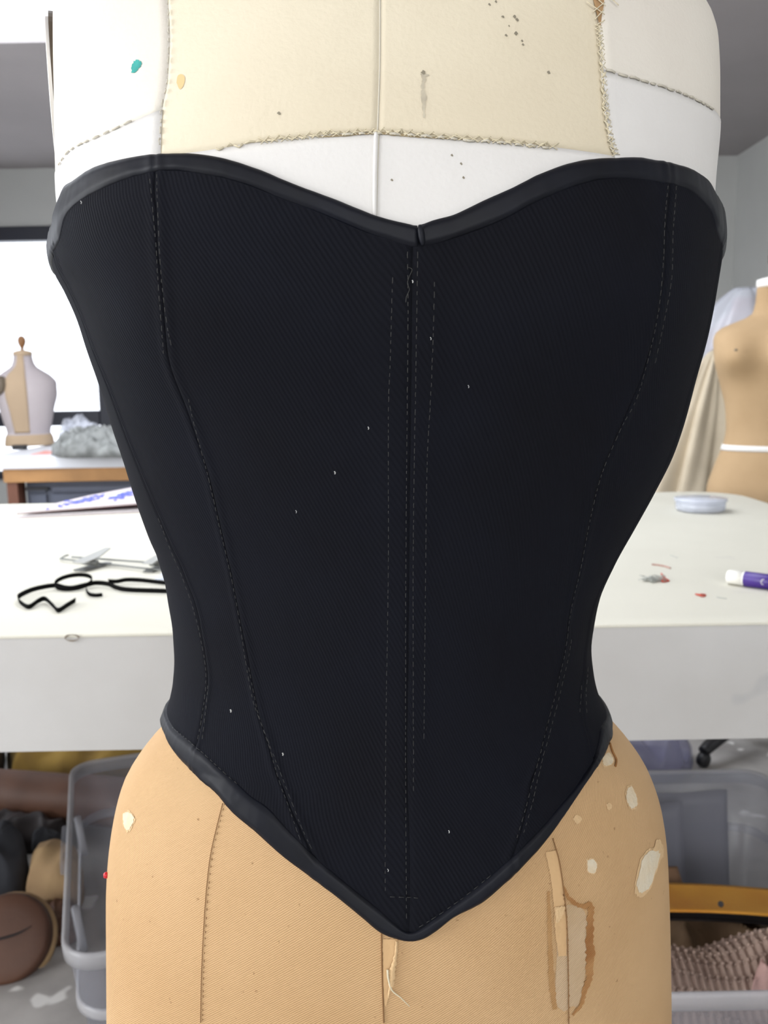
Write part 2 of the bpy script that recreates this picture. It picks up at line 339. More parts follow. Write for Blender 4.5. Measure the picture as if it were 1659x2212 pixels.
M['plate'] = mat('arm_plate_gap_shade', (84,72,58), .7, var=.15, vs=30)  # dark tone for the shaded gap beside the arm plate
M['iron'] = mat('black_iron', (26,26,30), .45)
M['red'] = mat('red_pin_head', (205,35,45), .3)

form = tag(empty('dress_form', (0, CY, 0)), 'large worn linen dress form wearing the black corset, nearest the camera', 'dress form')
zb = np.r_[np.linspace(.72, 1.47, 150), np.linspace(1.475, 1.56, 12)]; pb = np.radians(np.linspace(-180, 180, 181)[:-1])
P = form_s(pb[:, None], zb[None, :]); grid('body', P, M['linen'], form, closed=True, caps=True, uv=np.stack(np.broadcast_arrays(pb[:, None]*.15, zb[None, :]), -1))
# the patched cotton covering of the upper body
vl = curve_p(form_c([(366,2),(370,100),(365,180),(354,240),(350,330),(349,400)])); vr = curve_p(form_c([(1287,2),(1292,90),(1297,170),(1303,240),(1312,300),(1325,345),(1330,400)]))
vc = curve_p(form_c([(820,2),(819,150),(815,290),(812,480)]))
hpts = [(352,340),(420,332),(470,325),(560,310),(650,300),(740,292),(815,289),(900,295),(1000,303),(1100,312),(1200,322),(1322,340)]
hz = curve_z(form_c(hpts)); dr = curve_z(form_c([(1299,153),(1370,175),(1440,195),(1500,220),(1540,242)])); dl = curve_z(form_c([(128,365),(160,325),(215,300),(300,262),(352,240)]))
zt = 1.545
def cover(name, pl, pr, lo, hi, m, nu, nv, off=.0009):
    P, uv = region(form_s, pl, pr, lo, hi, nu, nv, off); return grid(name, P, M[m], form, uv=uv, solid=.0006)
cover('chest_panel', vl, vc, hz, const(zt), 'cream', 50, 60); cover('chest_panel', vc, vr, hz, const(zt), 'cream', 50, 60)
cover('bust_band', vl, vc, const(1.26), hz, 'white', 50, 24, .0013); cover('bust_band', vc, vr, const(1.26), hz, 'white', 50, 24, .0013)
cover('underarm_panel', const(-2.9), vl, const(1.26), dl, 'white', 60, 30, .0013); cover('shoulder_panel', const(-2.9), vl, dl, const(zt), 'cream_light', 60, 60)
cover('underarm_panel', vr, const(2.9), const(1.26), dr, 'white', 60, 30, .0013); cover('shoulder_panel', vr, const(2.9), dr, const(zt), 'cream_light', 60, 60)
cover('back_panel', const(2.88), const(3.41), const(1.26), const(zt), 'cream', 12, 20, .0016)
# hand stitching of the covering
def seam(px, dash, gap, r, jit, m='thread_cream', off=.0018, name='seam_stitching', n=80):
    mb = MB(); dashes(mb, on(form_s, form_c(smooth_path(px, n)), off), r, dash, gap, jit, random.Random(len(px))); return mb.build(name, M[m], form, True)
lv = [(366,3),(370,100),(365,180),(354,240),(350,330)]; rv = [(1287,60),(1292,100),(1297,170),(1303,240),(1312,300),(1325,342)]
cf = [(820,2),(819,150),(815,289)]
seam(lv, .0028, .002, .0003, .0005, 'thread_shadow'); seam(rv, .002, .0008, .0004, .0014); seam(rv, .0016, .0022, .00035, .0016, 'thread_shadow')
seam(hpts[2:-1], .004, .0010, .0004, .0012); seam([(u, v+3) for u, v in hpts[5:-1]], .0042, .0025, .0005, .0006, 'thread_shadow')
seam([(1305,157),(1370,176),(1440,196),(1500,220),(1540,242)], .0045, .0012, .0005, .0004, 'thread_shadow')
seam([(135,358),(160,326),(215,300),(290,266)], .004, .0025, .0004, .0004, 'thread_shadow')
MB().tube(on(form_s, form_c(smooth_path(cf, 40)), .0008), .00035, 5).build('center_seam', M['thread_shadow'], form, True)
MB().tube(on(form_s, form_c(smooth_path([(813,291),(811,380),(810,470)], 30)), .0015), .0010, 6).build('seam_cord', M['white'], form, True)
MB().tube(on(form_s, form_c(smooth_path([(817,291),(815,380),(813,470)], 30)), .0013), .0004, 5).build('center_seam', M['thread_shadow'], form, True)
M['seam_gap'] = mat('seam_gap_shade', (176,158,124), .9)  # brown tone paints the shade inside the open seam
ribbon('open_seam_shade', form_s, form_c, [(690,300),(740,296),(812,291)], [2,5,4], M['seam_gap'], .0015, form, 24, .3, 11); ribbon('open_seam_shade', form_s, form_c, [(818,291),(870,296),(930,300),(1000,305)], [4,6,5,2], M['seam_gap'], .0015, form, 24, .3, 12)
mb = MB(); hs_ = smooth_path(hpts[3:-1], 30); rq = random.Random(4)
for (u, v), (u2, v2) in zip(hs_[:-1], hs_[1:]):
    for a, b in (((u, v-7+rq.uniform(-3, 2)), (u2, v2+6)), ((u+6, v+6), (u2+3, v2-6+rq.uniform(-3, 2)))): mb.tube(on(form_s, form_c(resample([a, b], 4)), .0021), .00022, 4)
vs_ = smooth_path(rv, 20)
for (u, v), (u2, v2) in zip(vs_[:-1], vs_[1:]):
    for a, b in (((u-7, v), (u2+7, v2-2+rq.uniform(-3, 3))), ((u+7, v+3), (u2-6+rq.uniform(-3, 2), v2))): mb.tube(on(form_s, form_c(resample([a, b], 4)), .0022), .0002, 4)
mb.build('cross_stitching', M['thread_cream'], form, True)['kind'] = 'stuff'
# the split seam at the right with lacing threads
radial_patch('split_seam', form_s, form_c, [(1277,2),(1300,2),(1296,40),(1292,62),(1284,30)], M['gap'], .0016, form, rings=3)
mb = MB()
for a, b in (((1262,12),(1300,40)),((1276,34),(1300,14)),((1280,50),(1298,30)),((1282,4),(1302,22)),((1310,2),(1330,20)),((1284,62),(1300,52))):
    mb.tube(on(form_s, form_c(smooth_path([a, ((a[0]+b[0])/2, (a[1]+b[1])/2), b], 6)), .0024), .00025, 4)
mb.build('lacing_thread', M['thread_cream'], form, True)
# marks on the covering
radial_patch('ink_spot', form_s, form_c, [(286,152),(292,136),(303,133),(309,142),(300,155),(290,160)], M['green'], .0011, form, 3, .15)
radial_patch('orange_spot', form_s, form_c, [(384,182),(387,167),(396,164),(402,172),(399,188),(391,196)], M['orange'], .0011, form, 4)
ribbon('smudge', form_s, form_c, [(917,163),(913,185),(915,215),(916,258)], [14,6,9,4], M['smudge'], .0011, form, 24, .5, 2)
for i, (u, v, r) in enumerate(((604,248,4),(1056,14,3),(1085,40,3),(1110,40,4),(1115,46,4),(1113,76,4),(1092,80,3),(1126,92,3),(1183,160,4),(975,338,3),(846,391,3),(1000,386,3),(995,356,3),(1070,8,3),(1098,60,2),(914,160,5),(1128,100,3))):
    radial_patch('dirt_speck', form_s, form_c, [(u-r, v), (u, v-r), (u+r, v+1), (u+1, v+r)], M['dark_dot'], .0015 if v > 300 else .0011, form, i, .2, 2, 10)
# arm plate at the left, seen edge-on beyond the shoulder
ac = at_y(116, 196, .525); sd_ = np.array([ac[0], ac[1], 0.]); sd_ /= np.linalg.norm(sd_); sd_ = Rz(math.radians(-1.2)) @ sd_; nn_ = np.array([-sd_[1], sd_[0], 0.])
def plate_ring(d, q, dz=0.): return [ac+nn_*d+sd_*.045*q*math.cos(a)+np.array([0, 0, dz+.0395*q*math.sin(a)]) for a in np.linspace(0, 2*math.pi, 49)[:-1]]
MB().loops([plate_ring(-.0045, .93), plate_ring(-.0035, 1), plate_ring(-.0005, 1)]).build('arm_plate', M['plate'], form)  # dark board painted as the shaded inner side behind the white plate
MB().loops([plate_ring(-.0005, 1, -.003), plate_ring(.0012, 1, -.003), plate_ring(.0016, .9, -.003)]).build('arm_plate_cover', M['white'], form)
MB().loops([plate_ring(-.06, .8), plate_ring(-.03, .88), plate_ring(-.004, .9)]).build('arm_stub', M['white'], form, True)
# lower seams, worn patches and stains
def line(px, r, m, off=.0004, name='seam_line', n=60): return MB().tube(on(form_s, form_c(smooth_path(px, n)), off), r, 5).build(name, M[m], form, True)
ls = [(482,1735),(468,1790),(455,1850),(446,1930),(440,2020),(436,2110),(434,2208)]
line(ls, .00022, 'seam_dark'); seam([(u+5, v) for u, v in ls], .0011, .0022, .0002, 0, 'seam_dark', .0005, n=60)
line([(824,2010),(825,2080),(827,2150),(829,2208)], .0004, 'seam_dark'); line([(1192,1810),(1206,1860),(1215,1920),(1222,1990),(1225,2100),(1226,2208)], .0003, 'seam_dark', .0011)
seam([(1215,1930),(1222,1990),(1225,2100),(1226,2208)], .0011, .0016, .0003, .0004, 'seam_dark', .0012, n=60)
radial_patch('washed_stain', form_s, form_c, [(1217,1955),(1262,1968),(1266,2060),(1256,2150),(1232,2178),(1200,2168),(1202,2060),(1200,1960)], M['stain_in'], .0002, form, 1, .03)
ribbon('stain_edge', form_s, form_c, [(1214,1912),(1228,1940),(1252,1956),(1273,1958),(1274,1990),(1272,2030),(1274,2070),(1272,2110),(1262,2140),(1254,2170),(1236,2192)], [5,8,9,17,14,16,19,15,10,8,5], M['stain'], .0004, form, 70, .32, 5)
ribbon('stain_edge', form_s, form_c, [(1184,1925),(1186,1990),(1188,2060),(1192,2130),(1198,2180)], [5,9,10,14,8], M['stain_light'], .0003, form, 40, .25, 6)
ribbon('torn_tape', form_s, form_c, [(1190,1838),(1198,1880),(1206,1940),(1210,2000),(1214,2064)], [26,24,24,26,18], M['tape_pale'], .0005, form, 40, .07, 7)
radial_patch('torn_flap', form_s, form_c, [(1196,1958),(1218,1957),(1214,1975),(1200,1992)], M['worn_edge'], .0010, form, 8, .12, 3)
ribbon('torn_tape', form_s, form_c, [(842,2028),(841,2070),(837,2120),(833,2172)], [32,28,20,4], M['tape_pale'], .0004, form, 30, .08, 9)
ribbon('torn_flap', form_s, form_c, [(856,2030),(854,2060),(848,2090),(846,2112),(840,2150)], [5,7,10,12,3], M['worn_edge'], .0014, form, 30, .3, 10, .001)
t = on(form_s, form_c(smooth_path([(838,2090),(840,2110),(848,2135),(866,2150),(884,2168)], 24)), .002); MB().tube(t, np.linspace(.0006, .0002, 24), 5).build('loose_thread', M['thread_cream'], form, True)
for i, (pts, rag) in enumerate((([(1385,1860),(1398,1842),(1418,1838),(1424,1850),(1412,1890),(1400,1920),(1382,1928),(1374,1912)], .06), ([(1354,1704),(1364,1700),(1374,1722),(1374,1740),(1362,1746),(1352,1724)], .08),
        ([(1268,1858),(1280,1856),(1288,1868),(1284,1884),(1270,1882)], .08), ([(1300,1638),(1314,1626),(1324,1642),(1318,1652),(1304,1654)], .08), ([(268,1758),(278,1754),(290,1766),(286,1782),(276,1794),(268,1778)], .1))):
    c_ = np.mean(pts, 0); radial_patch('frayed_edge', form_s, form_c, [tuple(c_+(np.array(p)-c_)*1.17) for p in pts], M['worn_edge'], .0002, form, i, rag)
    radial_patch('worn_patch', form_s, form_c, pts, M['worn'], .0004, form, i+20, rag)
for i, pts in enumerate(([(1408,1838),(1420,1812),(1432,1830),(1428,1856)], [(1236,1768),(1246,1760),(1256,1770),(1246,1780)], [(1308,1738),(1316,1734),(1322,1742),(1314,1750)])):
    radial_patch('frayed_edge', form_s, form_c, pts, M['worn_edge'], .0003, form, i+40, .1, 3, 24)
t = on(form_s, form_c(smooth_path([(1316,1606),(1322,1625),(1330,1642),(1328,1656)], 16)), .0006); MB().tube(t, .0006, 5).build('crease_thread', M['stain'], form, True)
pin = on(form_s, form_c([(233,1899)]), .0); MB().lathe([(.0002,-.002),(.0016,-.001),(.0016,.001),(.0002,.002)], pin[0]+np.array([-.0022, .004, 0]), 12).build('pin_head', M['red'], form, True)
# stand (below the frame)
MB().lathe([(.017,.02),(.017,.74)], (0, CY, 0), 20).build('stand_pole', M['iron'], form)
mb = MB()
for a in range(4): t = a*math.pi/2+.785; mb.tube([(0, CY, .06), (.12*math.cos(t), CY+.12*math.sin(t), .045), (.24*math.cos(t), CY+.24*math.sin(t), .012)], [.014, .012, .011], 8)
mb.build('stand_base', M['iron'], form, True)

# ------------------------------------------------------------------ the corset
M['twill'] = mat('black_cotton_twill', (18,20,28), .88, c2=(16,17,23), vs=14, spec=.14, sheen=.0, twill=.28, tw_n=185, tw_rot=-.42, tw_c=.09)
M['satin'] = mat('black_satin', (16,19,29), .5, c2=(13,15,22), vs=40, spec=.22, bump=.03, bs=120)
M['thread'] = mat('grey_black_thread', (62,62,60), .7)
M['lint'] = mat('pale_lint', (190,190,188), .9)
corset = tag(empty('corset', (0, CY, 1.0)), 'strapless black corset with sweetheart neckline and pointed hem on the dress form', 'corset')
TO = [(118,470),(130,420),(160,390),(200,365),(250,348),(300,337),(350,333),(400,332),(450,337),(500,348),(560,368),(620,393),(700,423),(780,455),(840,475),(880,484),(903,488),(935,478),(980,465),(1040,437),(1100,410),(1160,380),(1220,358),(1270,347),(1330,342),(1390,343),(1440,352),(1490,365),(1525,385),(1548,420)]
TI = [(128,520),(140,470),(165,440),(200,418),(250,395),(300,378),(350,370),(400,370),(450,377),(520,395),(600,425),(680,455),(760,490),(830,515),(880,530),(905,533),(940,527),(1000,508),(1080,477),(1160,435),(1240,402),(1300,388),(1360,385),(1420,393),(1470,403),(1510,425),(1535,455),(1548,500)]
BO = [(356,1585),(372,1618),(392,1642),(420,1670),(460,1705),(500,1750),(545,1790),(600,1838),(660,1885),(720,1930),(780,1980),(825,2015),(860,2028),(885,2033),(910,2028),(940,2012),(980,1982),(1040,1950),(1090,1908),(1140,1860),(1180,1815),(1220,1760),(1260,1700),(1300,1640),(1318,1600)]
BI = [(362,1548),(380,1578),(400,1594),(440,1628),(480,1665),(530,1710),(580,1748),(640,1810),(700,1868),(760,1918),(820,1965),(885,2013),(940,1983),(1000,1940),(1060,1893),(1110,1848),(1170,1788),(1220,1728),(1260,1678),(1285,1630),(1300,1570)]
def ring_curve(px, zs_l, zs_r, zback):                                # the edge seen from the front, carried on round the back
    a = cors_c(px); a = a[(np.abs(a[:, 0]) < 1.75)]
    extra = np.array([(-3.1416, zback), (-2.6, zback), (-2.05, zs_l), (2.05, zs_r), (2.6, zback), (3.1416, zback)])
    a = a[np.argsort(a[:, 0])]; return curve_z(np.vstack([extra[:3], a, extra[3:]]))
to = ring_curve(TO, 1.300, 1.298, 1.275); ti = ring_curve(TI, 1.290, 1.288, 1.265); bo = ring_curve(BO, 1.040, 1.040, 1.03); bi = ring_curve(BI, 1.050, 1.050, 1.04)
sl = curve_p(cors_c([(336,372),(340,480),(349,600),(357,700),(372,800),(410,900),(458,1050),(485,1170),(510,1290),(535,1410),(557,1530),(585,1625),(612,1700),(645,1780),(690,1870)]))
sr = curve_p(cors_c([(1446,395),(1437,500),(1434,600),(1420,680),(1390,800),(1345,910),(1300,1020),(1270,1140),(1245,1260),(1222,1380),(1200,1490),(1172,1610),(1140,1730),(1105,1850)]))
sc_ = curve_p(cors_c([(893,490),(890,640),(886,1000),(882,1400),(880,1700),(884,2030)]))
el = curve_p(np.vstack([[(-1.16, 1.34), (-1.06, 1.25), (-.99, 1.20)], cors_c([(350,1130),(402,1250),(434,1345),(448,1450),(440,1540),(425,1610)])]))
er = curve_p(np.vstack([[(1.18, 1.34), (1.16, 1.22), (1.14, 1.14)], cors_c([(1262,1440),(1256,1500),(1262,1560),(1275,1620)])]))
def c_off(ph, z):
    o = np.zeros(np.shape(ph))
    for s_, wd, hgt in ((sl, .0045, .0007), (sr, .0045, .0007), (sc_, .010, .0006), (el, .0040, .0006), (er, .0040, .0006)):
        d = (ph-s_(z))*.15; o = o+hgt*np.exp(-(d/wd)**4)-.0006*np.exp(-(d/.0011)**2)
    o = o+.0006*np.sin(z*95+ph*5)*np.exp(-((z-1.10)/.04)**2)*np.exp(-((np.abs(ph)-.9)/.35)**2)
    return o
def panel(name, pl, pr, nu, nv=150):
    P, uv = region(cors_s, pl, pr, lambda q: bo(q)+.0012, lambda q: to(q)-.0012, nu, nv, c_off); return grid(name, P, M['twill'], corset, uv=uv, solid=.0012)
panel('front_panel', sl, sc_, 90); panel('front_panel', sc_, sr, 90)
panel('side_front_panel', el, sl, 60); panel('side_front_panel', sr, er, 60)
panel('back_panel', const(-3.13), el, 60, 80); panel('back_panel', er, const(3.13), 60, 80)
def binding(lo, hi, p0, p1, nu, seed):
    nv = 13; ph = np.linspace(p0, p1, nu)[:, None]; w = np.linspace(-.04, 1.04, nv)[None, :]
    z = lo(ph)*(1-w)+hi(ph)*w; q = np.clip(1-np.abs(2*w-1)**5, 0, 1); puff = -.0002+.0015*q
    nz = np.array([[noise.noise(Vector((a*9+seed, b*.6, 0)))+.25*noise.noise(Vector((a*40+seed, b*1.5, 3))) for b in np.linspace(0, 1, nv)] for a in ph[:, 0]])
    o = puff+.0005*nz*q+.7*c_off(ph+0*z, z)
    zz = z+.0004*nz*(np.abs(w-.5) > .4)
    P = cors_s(ph+0*z, zz)+normal(cors_s, ph+0*z, zz)*o[..., None]
    return grid('binding', P, M['satin'], corset, uv=np.stack([ph+0*z, zz], -1), solid=.0010)
pj = float(sc_(1.30))+.012
binding(ti, to, -3.13, pj-.004, 420, 1); binding(ti, to, pj+.002, 3.13, 420, 7); binding(bo, bi, -3.13, 3.13, 700, 4)
# the folded join of the neckline binding
MB().tube(cors_s(np.linspace(pj, pj+.006, 8), np.linspace(float(to(pj)), float(ti(pj)), 8))+np.array([0, -.0022, 0]), np.array([.0006,.0012,.0014,.0014,.0014,.0013,.001,.0005]), 8).build('binding_join', M['satin'], corset, True)
def cst(px, dash=.0022, gap=.0016, r=.00016, jit=.0001, off=.0009, name='stitching'):
    tz = cors_c(smooth_path(px, 90)); mb = MB(); P = on(cors_s, tz, off+c_off(tz[:, 0], tz[:, 1])); dashes(mb, P, r, dash, gap, jit, random.Random(int(px[0][0]))); return mb.build(name, M['thread'], corset, True)
for px in ([(328,390),(336,480),(345,600),(352,690),(358,765)], [(343,380),(346,480),(352,600),(365,700),(374,745)],
           [(410,860),(455,1040),(480,1150),(505,1260),(530,1400),(552,1520),(578,1590),(603,1655),(628,1720),(655,1790),(682,1845)], [(540,1440),(560,1540),(583,1610),(603,1680),(628,1750),(655,1825)],
           [(1437,405),(1430,480),(1427,560),(1418,660),(1395,780),(1370,860),(1335,930),(1300,1010),(1275,1100),(1255,1200),(1235,1300),(1215,1400),(1195,1500),(1170,1600),(1140,1720),(1113,1812)], [(1455,405),(1448,500),(1445,600),(1432,680),(1410,790)],
           [(1230,1380),(1203,1510),(1168,1640),(1148,1730),(1128,1800)], [(848,600),(843,760),(838,900),(838,1200),(835,1500),(833,1750),(833,1930)], [(880,545),(881,700),(878,1000),(876,1300),(876,1700),(878,1995)],
           [(902,545),(898,800),(893,1100),(892,1400),(893,1720)], [(938,610),(936,700),(930,850),(922,1000),(918,1300),(915,1600)], [(345,1118),(372,1185),(400,1250),(432,1345),(447,1450),(440,1540),(431,1600)], [(452,1480),(446,1550),(438,1612)],
           [(1266,1440),(1262,1490),(1265,1545)], [(1252,1480),(1250,1540)], [(843,1935),(875,1936),(908,1938)], [(376,1572),(400,1591),(440,1625),(480,1662),(520,1698)], [(905,2000),(960,1966),(1020,1922),(1070,1880)]):
    cst(px)
t = on(cors_s, cors_c(smooth_path([(881,578),(890,583),(884,598),(880,612),(884,626),(878,640),(876,653)], 30)), .0012); MB().tube(t, .00014, 4).build('loose_thread', M['thread'], corset, True)
mb = MB()
for u, v, r in ((501,1531,.0007),(612,1625,.0006),(968,1792,.0004),(723,1016,.0005),(180,437,.0004),(890,606,.0004),(929,727,.0003),(838,1875,.0003),(795,920,.0004),(1010,830,.0003),(640,1100,.0003)):
    p = on(cors_s, cors_c([(u, v), (u+2, v+3), (u+1, v+6)]), .0013); mb.tube(p, r*.6, 5)
mb.build('lint', M['lint'], corset, True)['kind'] = 'stuff'

# ------------------------------------------------------------------ the cutting table behind the dress form
M['table'] = mat('white_padded_cloth', (222,219,205), .85, c2=(214,211,197), spec=.2, vs=2.2, specks=.70, speck_c=(206,202,192), speck_s=7)
M['apron'] = mat('scuffed_white_paint', (205,204,202), .7, c2=(195,193,190), vs=4, specks=.69, speck_c=(180,180,180), speck_s=8)
M['wood'] = mat('pine_wood', (186,138,86), .55, var=.1, vs=8)
M['dark_wood'] = mat('dark_brown_wood', (70,48,36), .5, var=.2, vs=10)
TZ = .90; ty0 = float(at_z(0, 1374, TZ)[1]); ty1 = 2.585; tx0 = -1.95; tx1 = 1.05; tb = float(at_y(0, 1626, ty0)[2])
def slab(name, x0, x1, y0, y1, z0, z1, r, bev, m, parent):
    cx, cy = (x0+x1)/2, (y0+y1)/2; rings = []
    for dz, ins in ((z0, 0), (z1-bev, 0), (z1-bev*.6, bev*.12), (z1-bev*.25, bev*.4), (z1, bev)):
        rings.append([(x, y, dz) for x, y in rrect(x1-x0-2*ins, y1-y0-2*ins, r, 8, cx, cy)])
    return smooth_by_angle(MB().loops(rings).build(name, m, parent), 50)
table = tag(empty('cutting_table', (-.45, 1.8, 0)), 'long white cutting table with deep scuffed front, right behind the dress form', 'table')
slab('table_top', tx0, tx1, ty0, ty1, TZ-.004, TZ, .14, .0035, M['table'], table)
slab('apron', tx0+.002, tx1-.002, ty0+.002, ty1-.002, tb, TZ-.004, .14, .001, M['apron'], table)
for x, y in ((.17, ty0+.2), (.17, ty1-.2), (tx0+.15, ty0+.2), (tx0+.15, ty1-.2)): MB().box(x-.035, x+.035, y-.035, y+.035, 0, tb).build('leg', M['wood'], table)
def on_table(u, v, dz=0.): return at_z(u, v, TZ+dz)
# ring on the front edge of the table
rp = at_y(156, 1377, ty0); M['ring'] = mat('brown_thread', (150,138,124), .8)
a = np.linspace(0, 2*math.pi, 40); MB().tube(np.stack([rp[0]+.0095*np.cos(a), np.full(40, ty0-.0012), rp[2]+.004+.0045*np.sin(a)-.004], -1), .0009+.0004*np.sin(3*a), 6).build('thread_loop', M['ring'], None, True)
tag(bpy.data.objects['thread_loop'], 'small brown thread loop stuck on the front edge of the white table', 'thread')

# ------------------------------------------------------------------ things on the table, left
M['board'] = mat('pale_board', (214,204,206), .6, var=.04, vs=20); M['maroon'] = mat('maroon_cloth', (92,28,34), .7); M['bead'] = mat('blue_beads', (70,80,200), .25, c2=(130,140,235), vs=120, bump=.5, bs=400)
M['bead_w'] = mat('white_beads', (238,240,246), .2); M['paper'] = mat('white_paper', (236,234,236), .8)
b0 = on_table(30, 1121); b1 = on_table(345, 1105); b2 = on_table(330, 1078); b3 = on_table(95, 1092)
folder = tag(empty('sample_folder', b0), 'beige sample folder with blue beadwork on its cover, lying on the white table', 'folder')
def quad_slab(name, c4, th, m, parent, z=None, nu=14, nv=8, lift=lambda s, t: 0.):
    c4 = [np.array(c, float) for c in c4]; top = np.zeros((nu, nv, 3))
    for i in range(nu):
        for j in range(nv):
            s, t = i/(nu-1), j/(nv-1); p = (c4[0]*(1-s)+c4[1]*s)*(1-t)+(c4[3]*(1-s)+c4[2]*s)*t; top[i, j] = p+np.array([0, 0, lift(s, t)+th])
    return grid(name, top, m, parent, solid=th)
up = np.array([0, 0, 1.])
base4 = [b0, b1+np.array([.02, 0, 0]), np.array([b1[0]+.06, b1[1]+.26, TZ]), np.array([b0[0]+.11, b0[1]+.27, TZ])]
quad_slab('back_board', base4, .005, M['board'], folder); quad_slab('inner_sheet', [p+up*.006+np.array([.012, .006, 0]) for p in base4], .002, M['paper'], folder)
cov = lambda s, t: .013+.013*s+(.010+.036*s)*t
cover_o = quad_slab('cover_board', [p+np.array([.006, .004, 0]) for p in base4], .004, M['board'], folder, lift=cov)
quad_slab('lining', [p+np.array([.006, .004, 0]) for p in base4], .0015, M['maroon'], folder, lift=lambda s, t: cov(s, t)-.0018)
rnd = random.Random(5); blk = [[], []]
for cl, (s0, t0, sr_, tr_, n) in enumerate(((.24, .42, .10, .20, 60), (.55, .50, .11, .24, 70), (.76, .62, .07, .18, 36), (.93, .62, .06, .2, 30), (.42, .5, .08, .28, 14))):
    mb = MB()
    for k in range(n):
        s = s0+rnd.gauss(0, sr_*.5); t = min(.95, max(.05, t0+rnd.gauss(0, tr_*.6))); c4 = [p+np.array([.006, .004, 0]) for p in base4]
        p = (c4[0]*(1-s)+c4[1]*s)*(1-t)+(c4[3]*(1-s)+c4[2]*s)*t; r = rnd.uniform(.005, .009)
        mb.lathe([(r, 0), (r*.8, .0022), (r*.3, .0034)], (p[0], p[1], p[2]+cov(s, t)+.004), 7)
    mb.build('bead_cluster', M['bead_w'] if cl == 4 else M['bead'], folder, True)['kind'] = 'stuff'
MB().box(b1[0]-.035, b1[0]-.01, b1[1]+.012, b1[1]+.03, TZ+.007, TZ+.022).build('brass_clip', mat('brass', (190,160,110), .4, metal=.6), folder, bevel=.003)
# skirt hanger: two rods, hooked ends, sliding clips
M['steel'] = mat('bright_steel', (168,168,164), .45, metal=.3); M['steel_d'] = mat('dull_steel', (120,122,120), .5, metal=.3)
h0 = on_table(130, 1207, .006); h1 = on_table(420, 1240, .006); g0 = on_table(155, 1203, .012); g1 = on_table(420, 1222, .012)
hang = tag(empty('skirt_hanger', h0), 'steel wire clip hanger lying on the white table beside the black elastic', 'hanger')
tip = on_table(142, 1200, .006)
MB().tube([tip+np.array([.004, .004, 0]), tip, h0, h0*.97+h1*.03, h0*.5+h1*.5, h1], .0019, 8).build('rod', M['steel_d'], hang, True)
MB().tube([g0, g0*.5+g1*.5, g1], .0019, 8).build('rod', M['steel_d'], hang, True)
def clip(u, v, w_, parent, tilt):
    e = np.array(on_table(u, v)); e[2] = TZ; c_, s_ = math.cos(tilt), math.sin(tilt)
    def pt(x, y, z): return (e[0]+c_*x-s_*y, e[1]+s_*x+c_*y, TZ+z)
    for k, (za, zb_, lab) in enumerate(((.001, .001, 0), (.016, .026, 1))):
        ring = lambda th: [pt(-w_*.5, -.03, za+th), pt(w_*.5, -.03, za+th), pt(w_*.5, .012, (za+zb_)/2+th), pt(w_*.22, .05, zb_+th+.004*k), pt(-w_*.22, .05, zb_+th+.004*k), pt(-w_*.5, .012, (za+zb_)/2+th)]
        MB().loops([ring(0), ring(.0022)]).build('clip_jaw', M['steel'] if k else M['steel_d'], parent, bevel=.0006)
    MB().tube([pt(-w_*.55, .0, .012), pt(w_*.55, .0, .012)], .006, 10).build('clip_spring', M['steel_d'], parent, True)
clip(196, 1228, .030, hang, -.45); clip(338, 1230, .022, hang, -.3)
M['film'] = clear_mat('clear_film', (225,232,245), .4, .15)
q = on_table(352, 1248); ob = MB().add([q+np.array([-.012, -.02, .001]), q+np.array([.05, -.022, .001]), q+np.array([.06, .02, .010]), q+np.array([.006, .016, .014])], [(0, 1, 2, 3)]).build('clear_film_scrap', M['film'], None, solid=.0012)
tag(ob, 'scrap of clear plastic film on the white table beside the corset', 'plastic')
# black elastic strips
M['elastic'] = mat('black_elastic', (20,20,20), .9, spec=.04, bump=.3, bs=500)
def strip(name, px, hs, ww, tws, parent, n=90):
    P = np.array([np.r_[on_table(u, v)[:2], 0] for u, v in px]); hh = np.array(hs); Q = smooth_path(np.c_[P[:, :2], hh], n); tw = np.interp(np.linspace(0, 1, n), np.linspace(0, 1, len(tws)), tws)
    T = np.gradient(Q[:, :2], axis=0); T /= np.linalg.norm(T, axis=1)[:, None]+1e-9; Nn = np.stack([-T[:, 1], T[:, 0]], -1); rows = []
    for s in (-1, 0, 1):
        d = np.c_[Nn*(np.cos(tw)*ww/2*s)[:, None], np.sin(tw)*ww/2*s]; c_ = np.c_[Q[:, :2], TZ+.0012+Q[:, 2]+np.sin(tw)*ww/2]; rows.append(c_+d)
    return grid(name, np.array(rows), M['elastic'], parent, solid=.0009)
el_e = tag(empty('elastic_strip', on_table(125, 1325)), 'narrow black elastic coiled into a loop on the white table', 'elastic')
R_ = math.pi/2
cr = lambda x, y: (x*.2804, 1030+y*.2804)
strip('band', [cr(*p) for p in ((585,975),(520,1015),(450,1055),(405,1020),(350,975),(300,985),(225,1028),(160,1000),(140,970),(165,940),(270,895),(420,868),(500,880),(560,884),(640,866),(740,848),(840,862),(900,880),(1000,898),(1280,908),(1420,915))], [0,0,0,.001,.002,.001,0,.001,.002,.002,.002,.002,.001,.001,.001,.002,.003,.001,.001,.001,.001], 0.0082, [1.45,1.5,1.5,1.5,1.5,1.5,1.5,1.5,1.4,1.3,1.3,1.3,1.3,1.3,1.3,1.3,1.3,1.3,1.3,1.3,1.3], el_e, 160)
c0 = on_table(*cr(560, 862)); aa = np.linspace(0, 2*math.pi, 60); rx = .034
rr_ = np.array([[(c0[0]+.0305*math.cos(t), c0[1]+.006+.0285*math.sin(t), TZ+.007+.006*math.sin(t)+s) for t in aa] for s in (0, .0075)]); grid('loop', rr_, M['elastic'], el_e, solid=.0009)
e2 = tag(empty('elastic_strip', on_table(*cr(850, 850))), 'black elastic strip running under the corset edge, uppermost of the two ends', 'elastic')
